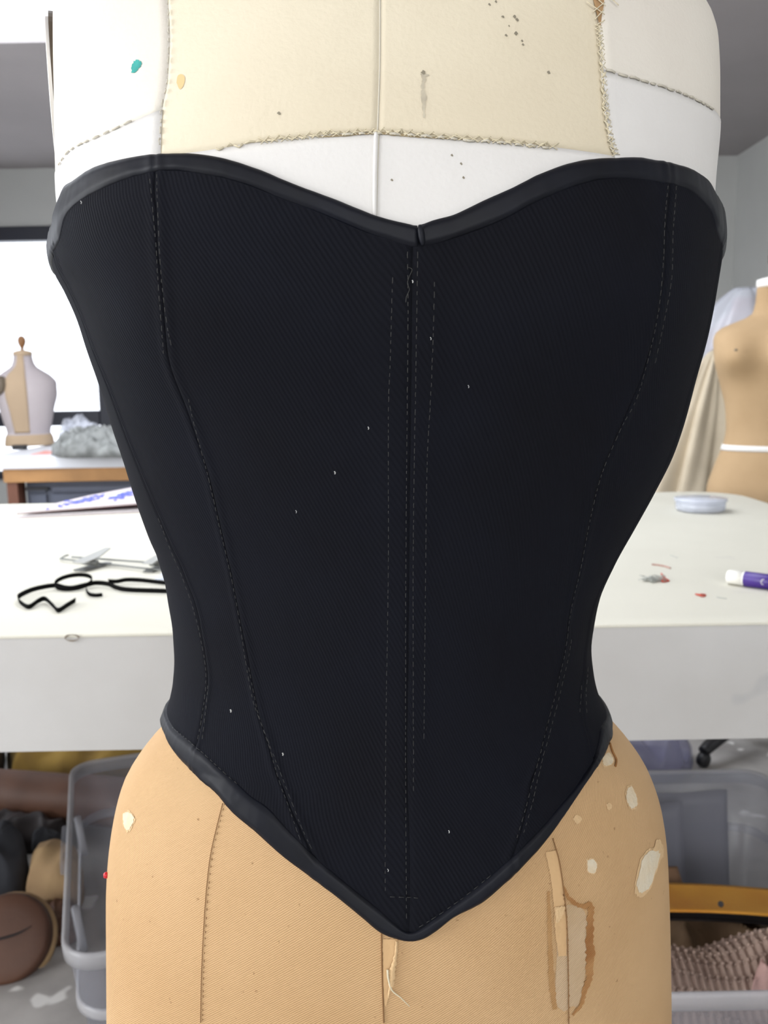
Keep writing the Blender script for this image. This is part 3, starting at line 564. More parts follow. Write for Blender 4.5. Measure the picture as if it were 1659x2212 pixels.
strip('band', [cr(*p) for p in ((840,866),(900,840),(980,822),(1100,826),(1280,842),(1420,850))], [.0095,.003,.002,.002,.001,.001], .0075, [1.2,1.3,1.3,1.2,1.1,1.1], e2, 60)
e3 = tag(empty('elastic_strip', on_table(*cr(690, 910))), 'short curled offcut of black elastic beside the coiled loop', 'elastic')
strip('band', [cr(*p) for p in ((668,885),(675,912),(700,932),(745,938),(790,932))], [.001]*5, .0065, [1.4,1.5,1.5,1.3,1.0], e3, 40)

# ------------------------------------------------------------------ things on the table, right
M['petri'] = clear_mat('clear_plastic', (232,236,246), .38, .08, 1.0)
cN = on_table(1532, 1111); cc = np.array([cN[0], cN[1]+.062, TZ]); dish = tag(empty('clear_round_tub', cc), 'shallow clear round plastic tub near the far end of the white table', 'tub')
MB().lathe([(.001,.001),(.058,.001),(.062,.006),(.063,.03),(.061,.03),(.060,.008),(.055,.004),(.001,.004)], cc, 40).build('tub_wall', M['petri'], dish, True)
MB().lathe([(.001,.031),(.064,.031),(.066,.027),(.067,.027),(.066,.034),(.001,.035)], cc, 40).build('lid', M['petri'], dish, True)
MB().lathe([(.001,.005),(.030,.005),(.036,.012),(.030,.022),(.001,.024)], cc+np.array([.006, -.006, 0]), 24).build('white_filling', M['paper'], dish, True)
M['pinkthread'] = mat('pink_brown_thread', (176,140,128), .8); M['redthread'] = mat('red_thread', (190,70,50), .8); M['fluff'] = mat('grey_fluff', (178,180,174), .9)
def scrap(px, r, m, label, hs=None, cat='thread'):
    P = np.array([on_table(u, v) for u, v in px]); P[:, 2] = TZ+r; P[:, 2] += 0 if hs is None else np.array(hs)
    o = MB().tube(smooth_path(P, 30), r, 6).build('thread_scrap', M[m], None, True); return tag(o, label, cat)
scrap([(1408,1221),(1420,1222),(1436,1225),(1448,1229)], .0016, 'pinkthread', 'short pinkish brown thread lying above the grey fluff on the table')
scrap([(1424,1252),(1432,1250),(1428,1246),(1436,1253),(1445,1256),(1430,1259),(1436,1252)], .0012, 'redthread', 'tangled bit of red thread beside the grey fluff', [0,.003,.005,.002,0,.001,.003])
scrap([(1503,1285),(1510,1288),(1516,1288),(1524,1287),(1518,1290),(1508,1288)], .0013, 'redthread', 'lone red thread snippet between the fluff and the purple marker', [0,.001,.002,0,0,.002])
scrap([(1448,1200),(1456,1203),(1464,1206)], .0007, 'fluff', 'thin pale grey thread above the pinkish brown thread'); scrap([(1548,1291),(1560,1293),(1570,1294)], .0007, 'fluff', 'thin pale grey thread just below the purple marker')
rnd = random.Random(9); mb = MB(); fc = on_table(1410, 1256); fc[2] = TZ
for k in range(26):
    p = [fc+np.array([rnd.gauss(0, .009), rnd.gauss(0, .008), .001+abs(rnd.gauss(0, .004))]) for _ in range(4)]; mb.tube(smooth_path(p, 8), .0006, 4)
tag(mb.build('lint_ball', M['fluff'], None, True), 'small ball of grey fluff on the right of the white table', 'lint')
# marker
M['mk_white'] = mat('white_marker_plastic', (240,238,230), .35); M['mk_purple'] = mat('purple_label', (62,36,120), .35, c2=(72,44,136), vs=40)
k0 = on_table(1576, 1264); k1 = on_table(1720, 1284); ax = (k1-k0)/np.linalg.norm(k1-k0); mr = .0125
mk = tag(empty('marker_pen', k0), 'white marker pen with purple label lying on the white table', 'marker')
q0 = np.array([k0[0], k0[1]+.010, TZ+mr])
def seg(name, prof, m): MB().lathe([(r, z) for r, z in prof], q0, 28, axis=ax).build(name, M[m], mk, True)
seg('end_cap', [(.004, 0), (.0105, .0008), (mr-.0008, .004), (mr-.0004, .0262), (mr-.0014, .0265)], 'mk_white'); seg('barrel', [(mr-.001, .026), (mr-.0003, .0268), (mr-.0003, .1), (mr-.001, .101)], 'mk_white')
seg('label_wrap', [(mr-.0002, .0285), (mr+.0001, .0287), (mr+.0001, .098), (mr-.0002, .0982)], 'mk_purple'); seg('pen_cap', [(mr-.001, .101), (mr+.0006, .1015), (mr-.0005, .135), (.004, .137)], 'mk_purple')
def glyph(z0, pts):
    fw = np.array(ax); rt = np.cross(fw, [0, 0, 1.]); P = []
    for z, a in pts: n_ = -np.array([fw[1], -fw[0], 0.]); side = np.array([fw[1], -fw[0], 0]); P.append(q0+fw*(z0+z)+(side*math.cos(a)+np.array([0, 0, 1.])*math.sin(a))*(mr+.0003))
    return P
mb = MB()
for z0, pts in ((.058, [(.004,.5),(.001,.35),(0,.1),(.001,-.15),(.004,-.25)]),): mb.tube(glyph(z0, pts), .0006, 5)
mb.build('label_print', M['mk_white'], mk, True)

# ------------------------------------------------------------------ the far table at the left and what stands on it
M['laminate'] = mat('white_laminate', (236,238,244), .45); M['blue_grey'] = mat('blue_grey_metal', (92,98,114), .5); M['brown_leg'] = mat('brown_wood', (116,74,56), .6, var=.1)
fy0 = float(at_z(100, 986, TZ)[1]); fy1 = fy0+1.15; fx0 = float(at_y(3, 1025, fy0)[0]); fx1 = .3
zA = float(at_y(100, 1013, fy0)[2]); zB = float(at_y(100, 1041, fy0+.02)[2])
ft = tag(empty('work_table', (-.8, fy0+.5, 0)), 'far work table with white top and pine edge in front of the window', 'table')
MB().box(fx0-.12, fx1, fy0, fy1, zA, TZ).build('table_top', M['laminate'], ft, bevel=.008); MB().box(fx0, fx1-.03, fy0+.02, fy1-.02, zB, zA).build('wooden_apron', M['wood'], ft)
lx1 = float(at_y(40, 1060, fy0+.04)[0])
for y in (fy0+.03, fy1-.13): MB().box(fx0+.01, lx1, y, y+.1, 0, zB).build('leg', M['brown_leg'], ft); MB().box(fx1-.15, fx1-.04, y, y+.1, 0, zB).build('leg', M['brown_leg'], ft)
cab = tag(empty('drawer_cabinet', (lx1+.5, fy0+.5, 0)), 'blue grey drawer cabinet under the far work table', 'cabinet')
MB().box(lx1+.02, fx1-.2, fy0+.1, fy1-.2, .02, zB-.01).build('body', M['blue_grey'], cab)
zD = float(at_y(200, 1063, fy0+.09)[2]); xm = float(at_y(108, 1063, fy0+.09)[0])
for x0, x1 in ((lx1+.03, xm-.01), (xm, fx1-.21)):
    z = zB-.02; hgt = zB-.02-zD-.004
    for hh in (hgt, .16, .2, .2):
        d = MB().box(x0+.01, x1-.01, fy0+.085, fy0+.1, z-hh, z-.012).build('drawer', M['blue_grey'], cab, bevel=.003); MB().box((x0+x1)/2-.06, (x0+x1)/2+.06, fy0+.07, fy0+.085, z-hh/2-.008, z-hh/2+.008).build('handle', M['iron'], d); z -= hh
# generic lofted dress form
def loft_form(name, label, sec, loc, rz, mats, tape=None, bust=None, knob=True, plate=None, stand=True, shift=None):
    e = tag(empty(name, loc, rz), label, 'dress form'); s = np.array(sec); z0 = loc[2]; fz = [pchip(s[:, 0], s[:, k]) for k in range(1, 5)]
    n, nv = 56, 70; zz = np.linspace(s[0, 0], s[-1, 0], nv); th = np.linspace(0, 2*math.pi, n+1)[:-1]; P = np.zeros((n, nv, 3)); cr_, sr_ = math.cos(rz), math.sin(rz)
    def pt(t, z, off=0.):
        hw, df, db, yc = [float(f(z)) for f in fz]; S_, C_ = math.sin(t), math.cos(t); ex = .88
        x = math.copysign(abs(S_)**ex, S_)*(hw+off); y = yc-math.copysign(abs(C_)**ex, C_)*((df if C_ > 0 else db)+off)
        if bust:
            bz, bx, amp, sg = bust
            for sd in (-1, 1):
                r2 = ((x-sd*bx)/sg)**2+((z-bz)/(sg*(1.0 if z > bz else .85)))**2
                if C_ > 0: y -= amp*math.exp(-r2)
        return np.array([loc[0]+cr_*x-sr_*y, loc[1]+sr_*x+cr_*y, z])
    for i, t in enumerate(th):
        for j, z in enumerate(zz): P[i, j] = pt(t, z)
    grid('torso', P, mats[0], e, closed=True, caps=True)
    if tape is not None:
        grid('waist_tape', np.array([[pt(t, z, .0022) for z in np.linspace(tape-.009, tape+.009, 3)] for t in th]), mats[1], e, closed=True, solid=.001)
    top = s[-1]; c_ = pt(math.pi/2, top[0])*.5+pt(-math.pi/2, top[0])*.5
    cap = MB().lathe([(top[1]*1.02, -.012), (top[1]*1.06, -.006), (top[1]*1.04, .012), (top[1]*.5, .02), (.014, .022)], c_, 28).build('neck_cap', mats[2], e, True)
    if knob: MB().lathe([(.011, .02), (.009, .035), (.015, .045), (.023, .065), (.024, .085), (.016, .102), (.004, .108)], c_, 24).build('finial', mats[3], e, True)
    if plate:
        t, z, ry, rz_ = plate; p = pt(t, z); q = pt(t, z, .02)-p; q[2] = 0; q /= np.linalg.norm(q); sd = np.array([-q[1], q[0], 0])
        rings = [[p+q*d+sd*ry*f*math.cos(a)+up*rz_*f*math.sin(a) for a in np.linspace(0, 2*math.pi, 33)[:-1]] for d, f in ((-.05, .9), (.012, 1), (.018, .98), (.020, .85))]
        MB().loops(rings).build('arm_plate', mats[4], e, True)
    if stand:
        MB().lathe([(.018, -s[0, 0]+.03), (.018, .02)], (loc[0], loc[1], s[0, 0]), 16).build('stand_pole', M['iron'], e); mb = MB()
        if stand == 2: return e, pt
        for a in range(4): t = a*math.pi/2+.4; mb.tube([(loc[0], loc[1], .07), (loc[0]+.13*math.cos(t), loc[1]+.13*math.sin(t), .05), (loc[0]+.26*math.cos(t), loc[1]+.26*math.sin(t), .014)], [.015, .013, .012], 8)
        mb.build('stand_base', M['iron'], e, True)
    return e, pt
M['form_tan'] = mat('tan_jersey', (184,155,118), .85, c2=(174,145,108), vs=6, bump=.1, bs=300); M['form_white'] = mat('white_form_cover', (184,174,176), .85, c2=(196,186,186), vs=4); M['form_beige'] = mat('beige_form_panel', (186,162,134), .85)
M['tape'] = mat('white_tape', (236,234,230), .8); M['knob'] = mat('dark_turned_wood', (86,60,34), .45, var=.2, vs=30); M['plate_g'] = mat('grey_brown_plate', (120,108,92), .7); M['knob_l'] = mat('brown_turned_wood', (140,98,60), .5)
# right: bare female dress form behind the table
fd = 2.78; nk = at_y(1672, 640, fd); zz = lambda v: float(at_y(1640, v, fd)[2])
sec = [(.62,.13,.10,.12,0),(zz(1130),.172,.12,.14,0),(zz(1065),.180,.118,.13,0),(zz(1010),.160,.105,.11,0),(zz(965),.136,.092,.09,0),(zz(930),.127,.088,.085,0),(zz(880),.132,.095,.09,0),(zz(830),.150,.105,.10,0),(zz(770),.170,.112,.11,0),(zz(730),.176,.105,.11,.0),(zz(712),.168,.095,.10,.005),(zz(700),.140,.082,.09,.01),(zz(688),.092,.066,.075,.014),(zz(676),.064,.055,.06,.016),(zz(640),.054,.05,.052,.014),(zz(612),.052,.05,.05,.010)]
rf, rpt = loft_form('dress_form', 'bare tan dress form with white waist tape behind the right end of the table', sec, (float(nk[0]), fd, 0), math.radians(-32), (M['form_tan'], M['tape'], M['tape'], M['knob'], M['plate_g']), tape=zz(966), bust=(zz(772), .085, .060, .062), knob=True, stand=2)
MB().lathe([(.0045, -.003), (.005, .002), (.003, .004)], rpt(-.58, zz(758))+np.array([0, -.052, 0]), 12).build('pin_mark', M['plate_g'], rf, True)
# left: small torso form on the far table
lf_y = fy0+.42; lc = at_z(56, 964, TZ); lf_y = float(lc[1]) if lc[1] < fy1-.2 else fy1-.25
sx = float(at_y(60, 900, lf_y)[0]); z_ = lambda v: float(at_y(56, v, lf_y)[2]); pxm = lf_y/F*1.02
sec = [(TZ+.006, 49*pxm,.11,.11,0),(z_(945),47*pxm,.105,.105,0),(z_(934),43*pxm,.10,.10,0),(z_(915),47*pxm,.105,.105,0),(z_(882),54*pxm,.12,.12,0),(z_(850),62*pxm,.125,.13,0),(z_(828),62*pxm,.115,.12,0),(z_(812),52*pxm,.095,.11,.005),(z_(800),36*pxm,.08,.09,.01),(z_(790),24*pxm,.06,.07,.012),(z_(775),19*pxm,.05,.055,.012),(z_(764),18*pxm,.05,.05,.012)]
lf, lpt = loft_form('dress_form', 'small white and beige torso form standing on the far table by the window', sec, (sx, lf_y, 0), math.radians(28), (M['form_white'], M['form_beige'], M['form_beige'], M['knob_l'], M['plate_g']), knob=True, plate=(-1.02, z_(832), .05, .06), stand=False)
g = np.array([[lpt(t, q, .002) for q in np.linspace(z_(934), z_(768), 30)] for t in np.linspace(-.72, -.02, 12)]); grid('front_panel', g, M['form_beige'], lf, solid=.001)
g = np.array([[lpt(t, q, .0015) for q in np.linspace(TZ+.006, z_(938), 6)] for t in np.linspace(0, 2*math.pi, 41)[:-1]]); grid('waist_band', g, M['form_beige'], lf, closed=True, solid=.001)
# small things on the far table
p = at_z(42, 972, TZ); M['black_plastic'] = mat('black_plastic', (30,28,30), .5)
o = MB().box(p[0]-.045, p[0]+.03, p[1], p[1]+.05, TZ, TZ+.028).build('black_box', M['black_plastic'], None, bevel=.004); tag(o, 'small black box at the foot of the torso form', 'box')
p = at_z(86, 982, TZ); M['coral'] = mat('coral_paper', (236,150,140), .7, c2=(240,190,180), vs=30)
o = MB().add([(p[0]-.05, p[1], TZ+.002), (p[0]+.055, p[1]+.01, TZ+.002), (p[0]+.06, p[1]+.16, TZ+.004), (p[0]-.03, p[1]+.15, TZ+.01)], [(0, 1, 2, 3)]).build('paper_note', M['coral'], None, solid=.0025); tag(o, 'coral pink paper on the far table right of the torso form', 'paper')
def heap(name, label, cat, pts, z0, hgt, m, seed, fs=9., fold=.35, power=.42, n=96, rings=26, group=None, parent=None):
    # a crumpled pile of cloth: outline on the ground, height from folds
    p = smooth_path(list(pts)+[pts[0]], n+1)[:-1]; c = p.mean(0); V = []; L_ = max(np.ptp(p[:, 0]), np.ptp(p[:, 1]))
    for k in range(rings+1):
        f = 1-k/rings
        for a in range(n):
            q = c+(p[a]-c)*f; d = (1-f**4)**power
            r = 1-abs(noise.noise(Vector((q[0]*fs+seed, q[1]*fs, seed*.7))))*2; r2 = 1-3.2*abs(noise.noise(Vector((q[0]*fs*2.6+seed, q[1]*fs*2.2+noise.noise(Vector((q[0]*9, q[1]*9, seed))), 5.))))
            h_ = z0+.001+hgt*d*(1-fold+fold*r+.42*fold*r2); sw = .05*L_*noise.noise(Vector((q[0]*fs, q[1]*fs, h_*12+seed)))*min(1, d*1.2)
            V.append((q[0]+sw, q[1]+sw*.6, max(z0+.0015, h_) if k else z0+.0015))
    fs_ = grid_faces(rings+1, n); fs_ = [(k*n+a, k*n+(a+1) % n, (k+1)*n+(a+1) % n, (k+1)*n+a) for k in range(rings) for a in range(n)]; fs_ += [tuple(range(n))[::-1], tuple(rings*n+a for a in range(n))]
    o = mesh(name, V, fs_, m, parent)
    if label: tag(o, label, cat, group)
    return o
M['grey_cloth'] = mat('grey_cloth', (150,152,150), .9, c2=(112,114,112), vs=20)
heap('crumpled_cloth', 'crumpled grey cloth on the far table beside the clear bag', 'cloth', [at_z(u, v, TZ)[:2] for u, v in ((112,984),(140,990),(200,990),(300,988),(330,978),(300,969),(200,970),(135,977))], TZ, .13, M['grey_cloth'], 3.1, 9., .5)
M['bag'] = clear_mat('clear_bag_plastic', (240,242,250), .42, .12, .8)
heap('plastic_bag', 'clear plastic bag lying on the far table behind the grey cloth', 'bag', [at_z(u, v, TZ)[:2] for u, v in ((128,964),(170,964),(225,962),(228,955),(170,953),(130,957))], TZ, .16, M['bag'], 8.3, 7., .5)

# ------------------------------------------------------------------ right background: plastic covered form, draped muslin, cabinet
M['muslin'] = mat('cream_muslin', (214,200,176), .9, c2=(204,190,166), vs=9); M['pink_cloth'] = mat('dusty_pink_cloth', (196,150,146), .9, var=.1, vs=12)
dy = 3.75; dc = at_y(1492, 1060, dy); dt = at_y(1545, 756, dy); zt_ = float(dt[2]); n, nv = 120, 60; P = np.zeros((n, nv, 3))
for i in range(n):
    t = 2*math.pi*i/n
    for j in range(nv):
        f = j/(nv-1); z = zt_-f*1.05; g_ = (f/.62) if f < .62 else 1+.25*(f-.62)
        cx = float(dt[0])+(float(dc[0])-float(dt[0]))*g_; rx = .012+.165*min(1, g_**.62)+.03*f; ry = .015+.085*min(1, g_**.6)
        fold = 1+.16*math.sin(7*t+1.3+.9*math.sin(3*f*2))+.10*math.sin(13*t+3*f+.5)+.05*noise.noise(Vector((3*math.cos(t), 3*math.sin(t), 5*f)))
        if f < .05: fold = 1+(fold-1)*f/.05
        P[i, j] = (cx+rx*math.cos(t)*fold, dy+ry*math.sin(t)*fold, z+.012*math.sin(5*t)*f)
dr_o = grid('draped_muslin', P, M['muslin'], None, closed=True, caps=False, solid=.002); tag(dr_o, 'cream muslin hanging in long folds left of the bare tan form', 'cloth')
py = 4.05; pc = at_y(1604, 760, py)
def zq(v): return float(at_y(1600, v, py)[2])
sec = [(.62,.14,.11,.12,0),(zq(1010),.17,.12,.13,0),(zq(930),.13,.09,.09,0),(zq(830),.15,.11,.10,0),(zq(760),.165,.12,.11,0),(zq(715),.150,.10,.10,0),(zq(690),.10,.07,.08,0),(zq(670),.06,.05,.055,0),(zq(640),.05,.05,.05,0)]
pf, ppt = loft_form('dress_form', 'plastic covered dress form with pink cloth behind the bare tan form', sec, (float(pc[0]), py, 0), 0, (M['pink_cloth'], M['tape'], M['tape'], M['knob'], M['plate_g']), knob=False)
n, nv = 72, 40; P = np.zeros((n, nv, 3))
for i in range(n):
    t = 2*math.pi*i/n
    for j in range(nv):
        f = j/(nv-1); z = zq(622)-f*.80; r = .05+.20*(1-math.exp(-f*6))+.02*f; r *= 1+.07*math.sin(6*t+2*f)+.04*math.sin(11*t+5*f)+.06*noise.noise(Vector((2*math.cos(t), 2*math.sin(t), 7*f)))
        P[i, j] = (pc[0]+r*math.cos(t), py+.78*r*math.sin(t), z)
o = grid('plastic_cover', P, M['bag'], None, closed=True, solid=.001); nb = len(o.data.vertices)
tag(o, 'translucent plastic dust cover draped over the form behind the bare tan one', 'plastic cover')
cx0 = float(at_y(1549, 1000, 4.5)[0]); cz1 = float(at_y(1560, 944, 4.5)[2]); cab2 = tag(empty('dark_cabinet', (cx0+.3, 4.75, 0)), 'dark brown cabinet against the wall behind the tan dress form', 'cabinet')
MB().box(cx0, cx0+.75, 4.5, 4.95, 0, cz1).build('body', M['dark_wood'], cab2, bevel=.005); MB().box(cx0+.02, cx0+.37, 4.485, 4.5, .08, cz1-.04).build('door', M['dark_wood'], cab2, bevel=.004); MB().box(cx0+.38, cx0+.73, 4.485, 4.5, .08, cz1-.04).build('door', M['dark_wood'], cab2, bevel=.004)
heap('folded_cloth', 'white folded cloth on top of the dark cabinet', 'cloth', [(cx0+.02, 4.55), (cx0+.22, 4.53), (cx0+.24, 4.74), (cx0+.03, 4.75)], cz1, .05, M['paper'], 2.2, 10, .3)
heap('folded_cloth', 'brown cloth bundle on the dark cabinet behind the white cloth', 'cloth', [(cx0+.02, 4.82), (cx0+.26, 4.82), (cx0+.27, 4.92), (cx0+.03, 4.93)], cz1, .15, mat('rust_brown_cloth', (136,96,76), .9, var=.1), 4.2, 8, .3)

# ------------------------------------------------------------------ under the table: storage bins
M['bin'] = clear_mat('translucent_bin_plastic', (176,176,184), .24, .25, .6); M['bin_rim'] = clear_mat('frosted_rim_plastic', (204,203,206), .55, .3, .6)
def make_bin(label, x, y, rz, w, l, h, z0=0., tab=False):
    e = tag(empty('storage_bin', (x, y, z0), rz), label, 'storage bin'); c_, s_ = math.cos(rz), math.sin(rz)
    def ring(w_, l_, r_, z): return [(x+c_*a-s_*b, y+s_*a+c_*b, z0+z) for a, b in rrect(w_, l_, r_, 7)]
    k = lambda q: 1-.17*(1-q)
    hs = .70*h
    MB().loops([ring(w*k(0)-.01, l*k(0)-.01, .045, .001), ring(w*k(0), l*k(0), .05, .012), ring(w*k(.68)-.006, l*k(.68)-.006, .055, hs), ring(w*k(.70)+.006, l*k(.70)+.006, .06, hs+.01), ring(w, l, .05, h-.004)], cap=False).build('body', M['bin'], e, True, solid=.003)
    MB().loops([ring(w*k(0)-.01, l*k(0)-.01, .045, .001), ring(w*k(0)-.012, l*k(0)-.012, .045, .004)]).build('bottom', M['bin'], e)
    r_ = MB().loops([ring(w-.002, l-.002, .05, h-.028), ring(w+.012, l+.012, .056, h-.026), ring(w+.016, l+.016, .058, h-.006), ring(w+.012, l+.012, .056, h), ring(w+.002, l+.002, .051, h), ring(w-.006, l-.006, .048, h-.006)], cap=False).build('rim', M['bin_rim'], e, True)
    MB().loops([ring(w*k(.7)+.002, l*k(.7)+.002, .058, hs-.004), ring(w*k(.7)+.012, l*k(.7)+.012, .062, hs), ring(w*k(.7)+.012, l*k(.7)+.012, .062, hs+.012), ring(w*k(.7)+.003, l*k(.7)+.003, .058, hs+.016)], cap=False).build('ridge', M['bin_rim'], e, True)
    def loc(a, b, z): return np.array([x+c_*a-s_*b, y+s_*a+c_*b, z0+z])
    for sd in (-1, 1):
        for b in (-.16, .16):
            A = [loc(sd*(w*k(.72)/2-.006), b, h*.72), loc(sd*(w/2-.008), b, h-.035)]; MB().tube(A, .007, 6).build('rib', M['bin_rim'], e, True)
        hb = MB().loops([[loc(sd*(w/2+d), q, h-.008+zz_) for q, zz_ in ((-.07, -.018), (.07, -.018), (.07, .006), (-.07, .006))] for d in (.008, .0165)]); hb.build('handle', M['bin'], e, bevel=.003)
    if tab: MB().tube([loc(-w/2+.115, -l/2-.012, h-.045), loc(-w/2+.115, -l/2-.012, h)], .008, 6).build('latch_tab', M['bin_rim'], e, True)
    return loc
# left bin: near left and far left corners of its rim
RZ = .42; A0 = at_z(142, 2070, RZ); A1 = at_z(158, 1650, RZ); dv = A1[:2]-A0[:2]; lb = float(np.linalg.norm(dv)); ang = math.atan2(-dv[0], dv[1]); wb = .44
cxy = A0[:2]+dv/2+np.array([math.cos(ang), math.sin(ang)])*wb/2
binL = make_bin('translucent storage bin under the table, left of the dress form', float(cxy[0]), float(cxy[1]), ang, wb, lb, RZ, tab=True)
B0 = at_z(1500, 2140, RZ); B1 = at_z(1642, 1662, RZ); lbR = float(B1[1]-B0[1]); wr = .48
binR = make_bin('translucent storage bin full of clothes under the table, right of the dress form', float(B1[0])-wr/2, float(B0[1]+lbR/2), 0., wr, lbR, RZ)
# contents
M['teal'] = mat('teal_cloth', (70,98,108), .9, var=.15, vs=10); M['brown_l'] = mat('brown_leather', (104,70,52), .55, c2=(84,56,42), vs=8, bump=.2, bs=120); M['dark_l'] = mat('dark_leather', (40,32,32), .5, c2=(30,26,28), vs=8)
M['grey_d'] = mat('charcoal_cloth', (62,64,70), .9, c2=(50,52,58), vs=8); M['beige_c'] = mat('beige_cloth', (182,152,112), .9, c2=(168,138,104), vs=10); M['mustard'] = mat('mustard_cloth', (140,112,44), .9, c2=(118,92,40), vs=9); M['taupe'] = mat('taupe_cloth', (132,112,104), .9, c2=(116,98,92), vs=9)
M['amber'] = mat('amber_leather', (236,170,66), .5, c2=(222,150,54), vs=9, bump=.1, bs=150); M['knit'] = mat('mauve_brown_wool', (184,160,146), .95, c2=(164,140,128), vs=30, bump=.8, bs=220); M['pinkwool'] = mat('pink_wool', (206,168,160), .95, bump=.9, bs=180); M['coffee'] = mat('coffee_cloth', (160,130,100), .9, c2=(136,110,84), vs=8)
M['sheet'] = clear_mat('grey_plastic_sheet', (150,150,160), .6, .2); M['navy'] = mat('navy_cloth', (58,70,98), .9); M['card'] = mat('brown_card', (128,98,74), .8); M['lilac'] = clear_mat('lilac_plastic_bag', (140,138,166), .6, .25)
def bl(loc, pts): return [loc(a, b, 0)[:2] for a, b in pts]
heap('folded_cloth', 'teal cloth at the near end of the left storage bin', 'cloth', bl(binL, ((-.15,-.26),(.15,-.26),(.15,-.08),(-.15,-.07))), .005, .27, M['teal'], 1.7, 7, .25)
heap('folded_cloth', 'taupe cloth at the far end of the left storage bin', 'cloth', bl(binL, ((-.15,.0),(.15,.0),(.15,.26),(-.15,.27))), .005, .25, M['taupe'], 6.1, 7, .3)
# right bin: knitted sweater in ribs, brown cloth, amber leather, sheets
def zcell(u, v, y): return float(at_y(u, v, y)[2])
wx0, wx1 = float(B1[0])-wr+.07, float(B1[0])-.07; yb0 = float(B0[1])
kn = tag(empty('knitted_sweater', (wx0+.1, yb0+.15, .3)), 'ribbed mauve brown sweater at the near edge of the right storage bin', 'sweater'); n, nv = 200, 30; P = np.zeros((n, nv, 3))
for i in range(n):
    s = i/(n-1)
    for j in range(nv):
        t = j/(nv-1); x = wx0+s*(wx1-wx0-.02); y = yb0+.065+t*.20; hz_ = .30+.075*math.sin(math.pi*min(1, t*1.08))*(.75+.35*s)-.10*max(0, t-.85)+.012*math.sin(9*s+3*t)
        rib = .0035*math.sin(2*math.pi*(s*26+1.1*t)); P[i, j] = (x+.02*t, y, hz_+rib)
grid('rib_knit', P, M['knit'], kn, solid=.006)
bmb = MB()
for i in range(0, n-10, 4):
    for j in range(2, nv-8, 3): q = P[i, j]; bmb.lathe([(.0035, -.001), (.0028, .0028), (.001, .0036)], q, 5)
so = bmb.build('knit_loops', M['knit'], kn, True); so['kind'] = 'stuff'
MB().loops([[(x, y, z) for x, y in rrect(wx1-wx0-.03, .18, .03, 5, (wx0+wx1)/2, yb0+.165)] for z in (.05, .285)]).build('folded_body', M['knit'], kn, True)
heap('wool_ball', 'fluffy pink wool peeking out at the right edge of the right bin', 'wool', [at_z(u, v, .36)[:2]+np.array([0, .01]) for u, v in ((1628,2124),(1690,2124),(1700,2100),(1640,2098))], .30, .085, M['pinkwool'], 5.2, 20, .3)
ay0_ = float(at_z(1550, 1965, .37)[1])-.005; y2_ = float(at_z(1560, 1985, .33)[1])
heap('folded_cloth', 'coffee brown cloth between the sweater and the amber leather', 'cloth', [(wx0, yb0+.275), (wx1-.01, yb0+.275), (wx1-.01, ay0_+.13), (wx0, ay0_+.13)], .10, .20, M['coffee'], 2.9, 5, .3)
ay = float(at_z(1550, 1965, .37)[1]); za = zcell(1550, 1966, ay); zb2 = zcell(1550, 1905, ay+.10)
P = np.zeros((40, 14, 3))
for i in range(40):
    s = i/39
    for j in range(14):
        t = j/13; x = wx0-.02+s*(wx1-wx0+.03); y = ay+.012*math.sin(3*s)+t*.10; P[i, j] = (x, y, za-.004*math.sin(math.pi*s)-.025*s*s+(zb2-za)*math.sin(t*math.pi/2)*(1-.12*s))
am = tag(empty('leather_piece', (wx0+.1, ay+.05, za)), 'amber yellow leather piece with a punched hole in the right bin', 'leather'); grid('sheet', P, M['amber'], am, solid=.003)
hp = at_y(1557, 1953, ay+.01); MB().lathe([(.0045, -.001), (.005, .0), (.0045, .0006)], (hp[0], hp[1], hp[2]), 20, axis=(0, -1, .55)).build('punched_hole', M['dark_l'], am)
P2 = P.copy(); P2[:, :, 1] += .022; P2[:, :, 2] -= .030; grid('underside', P2, M['dark_l'], am, solid=.003)
o = quad_slab('card_piece', [(wx0+.04, ay+.13, zb2-.03), (wx0+.155, ay+.13, zb2-.03), (wx0+.155, ay+.165, zb2-.012), (wx0+.04, ay+.165, zb2-.012)], .004, M['card'], None); tag(o, 'brown card behind the amber leather in the right bin', 'card')
heap('folded_cloth', 'navy cloth wedged behind the amber leather in the right bin', 'cloth', [(wx0-.0, ay+.18), (wx0+.04, ay+.18), (wx0+.04, ay+.25), (wx0, ay+.25)], .10, .27, M['navy'], 3.3, 8, .3)
for k_, (x0, x1, ya, lean, lab) in enumerate(((wx0+.05, wx0+.22, ay+.27, .09, 'grey plastic sheet leaning in the right bin, nearest the amber leather'), (wx0+.12, wx1-.01, ay+.33, .07, 'grey plastic sheet leaning at the back of the right bin'))):
    P = np.array([[(x0+(x1-x0)*s, ya+lean*t*.6+.006*math.sin(6*s+2*t), .12+.27*t) for t in np.linspace(0, 1, 10)] for s in np.linspace(0, 1, 12)]); tag(grid('plastic_sheet', P, M['sheet'], None, solid=.002), lab, 'plastic sheet')
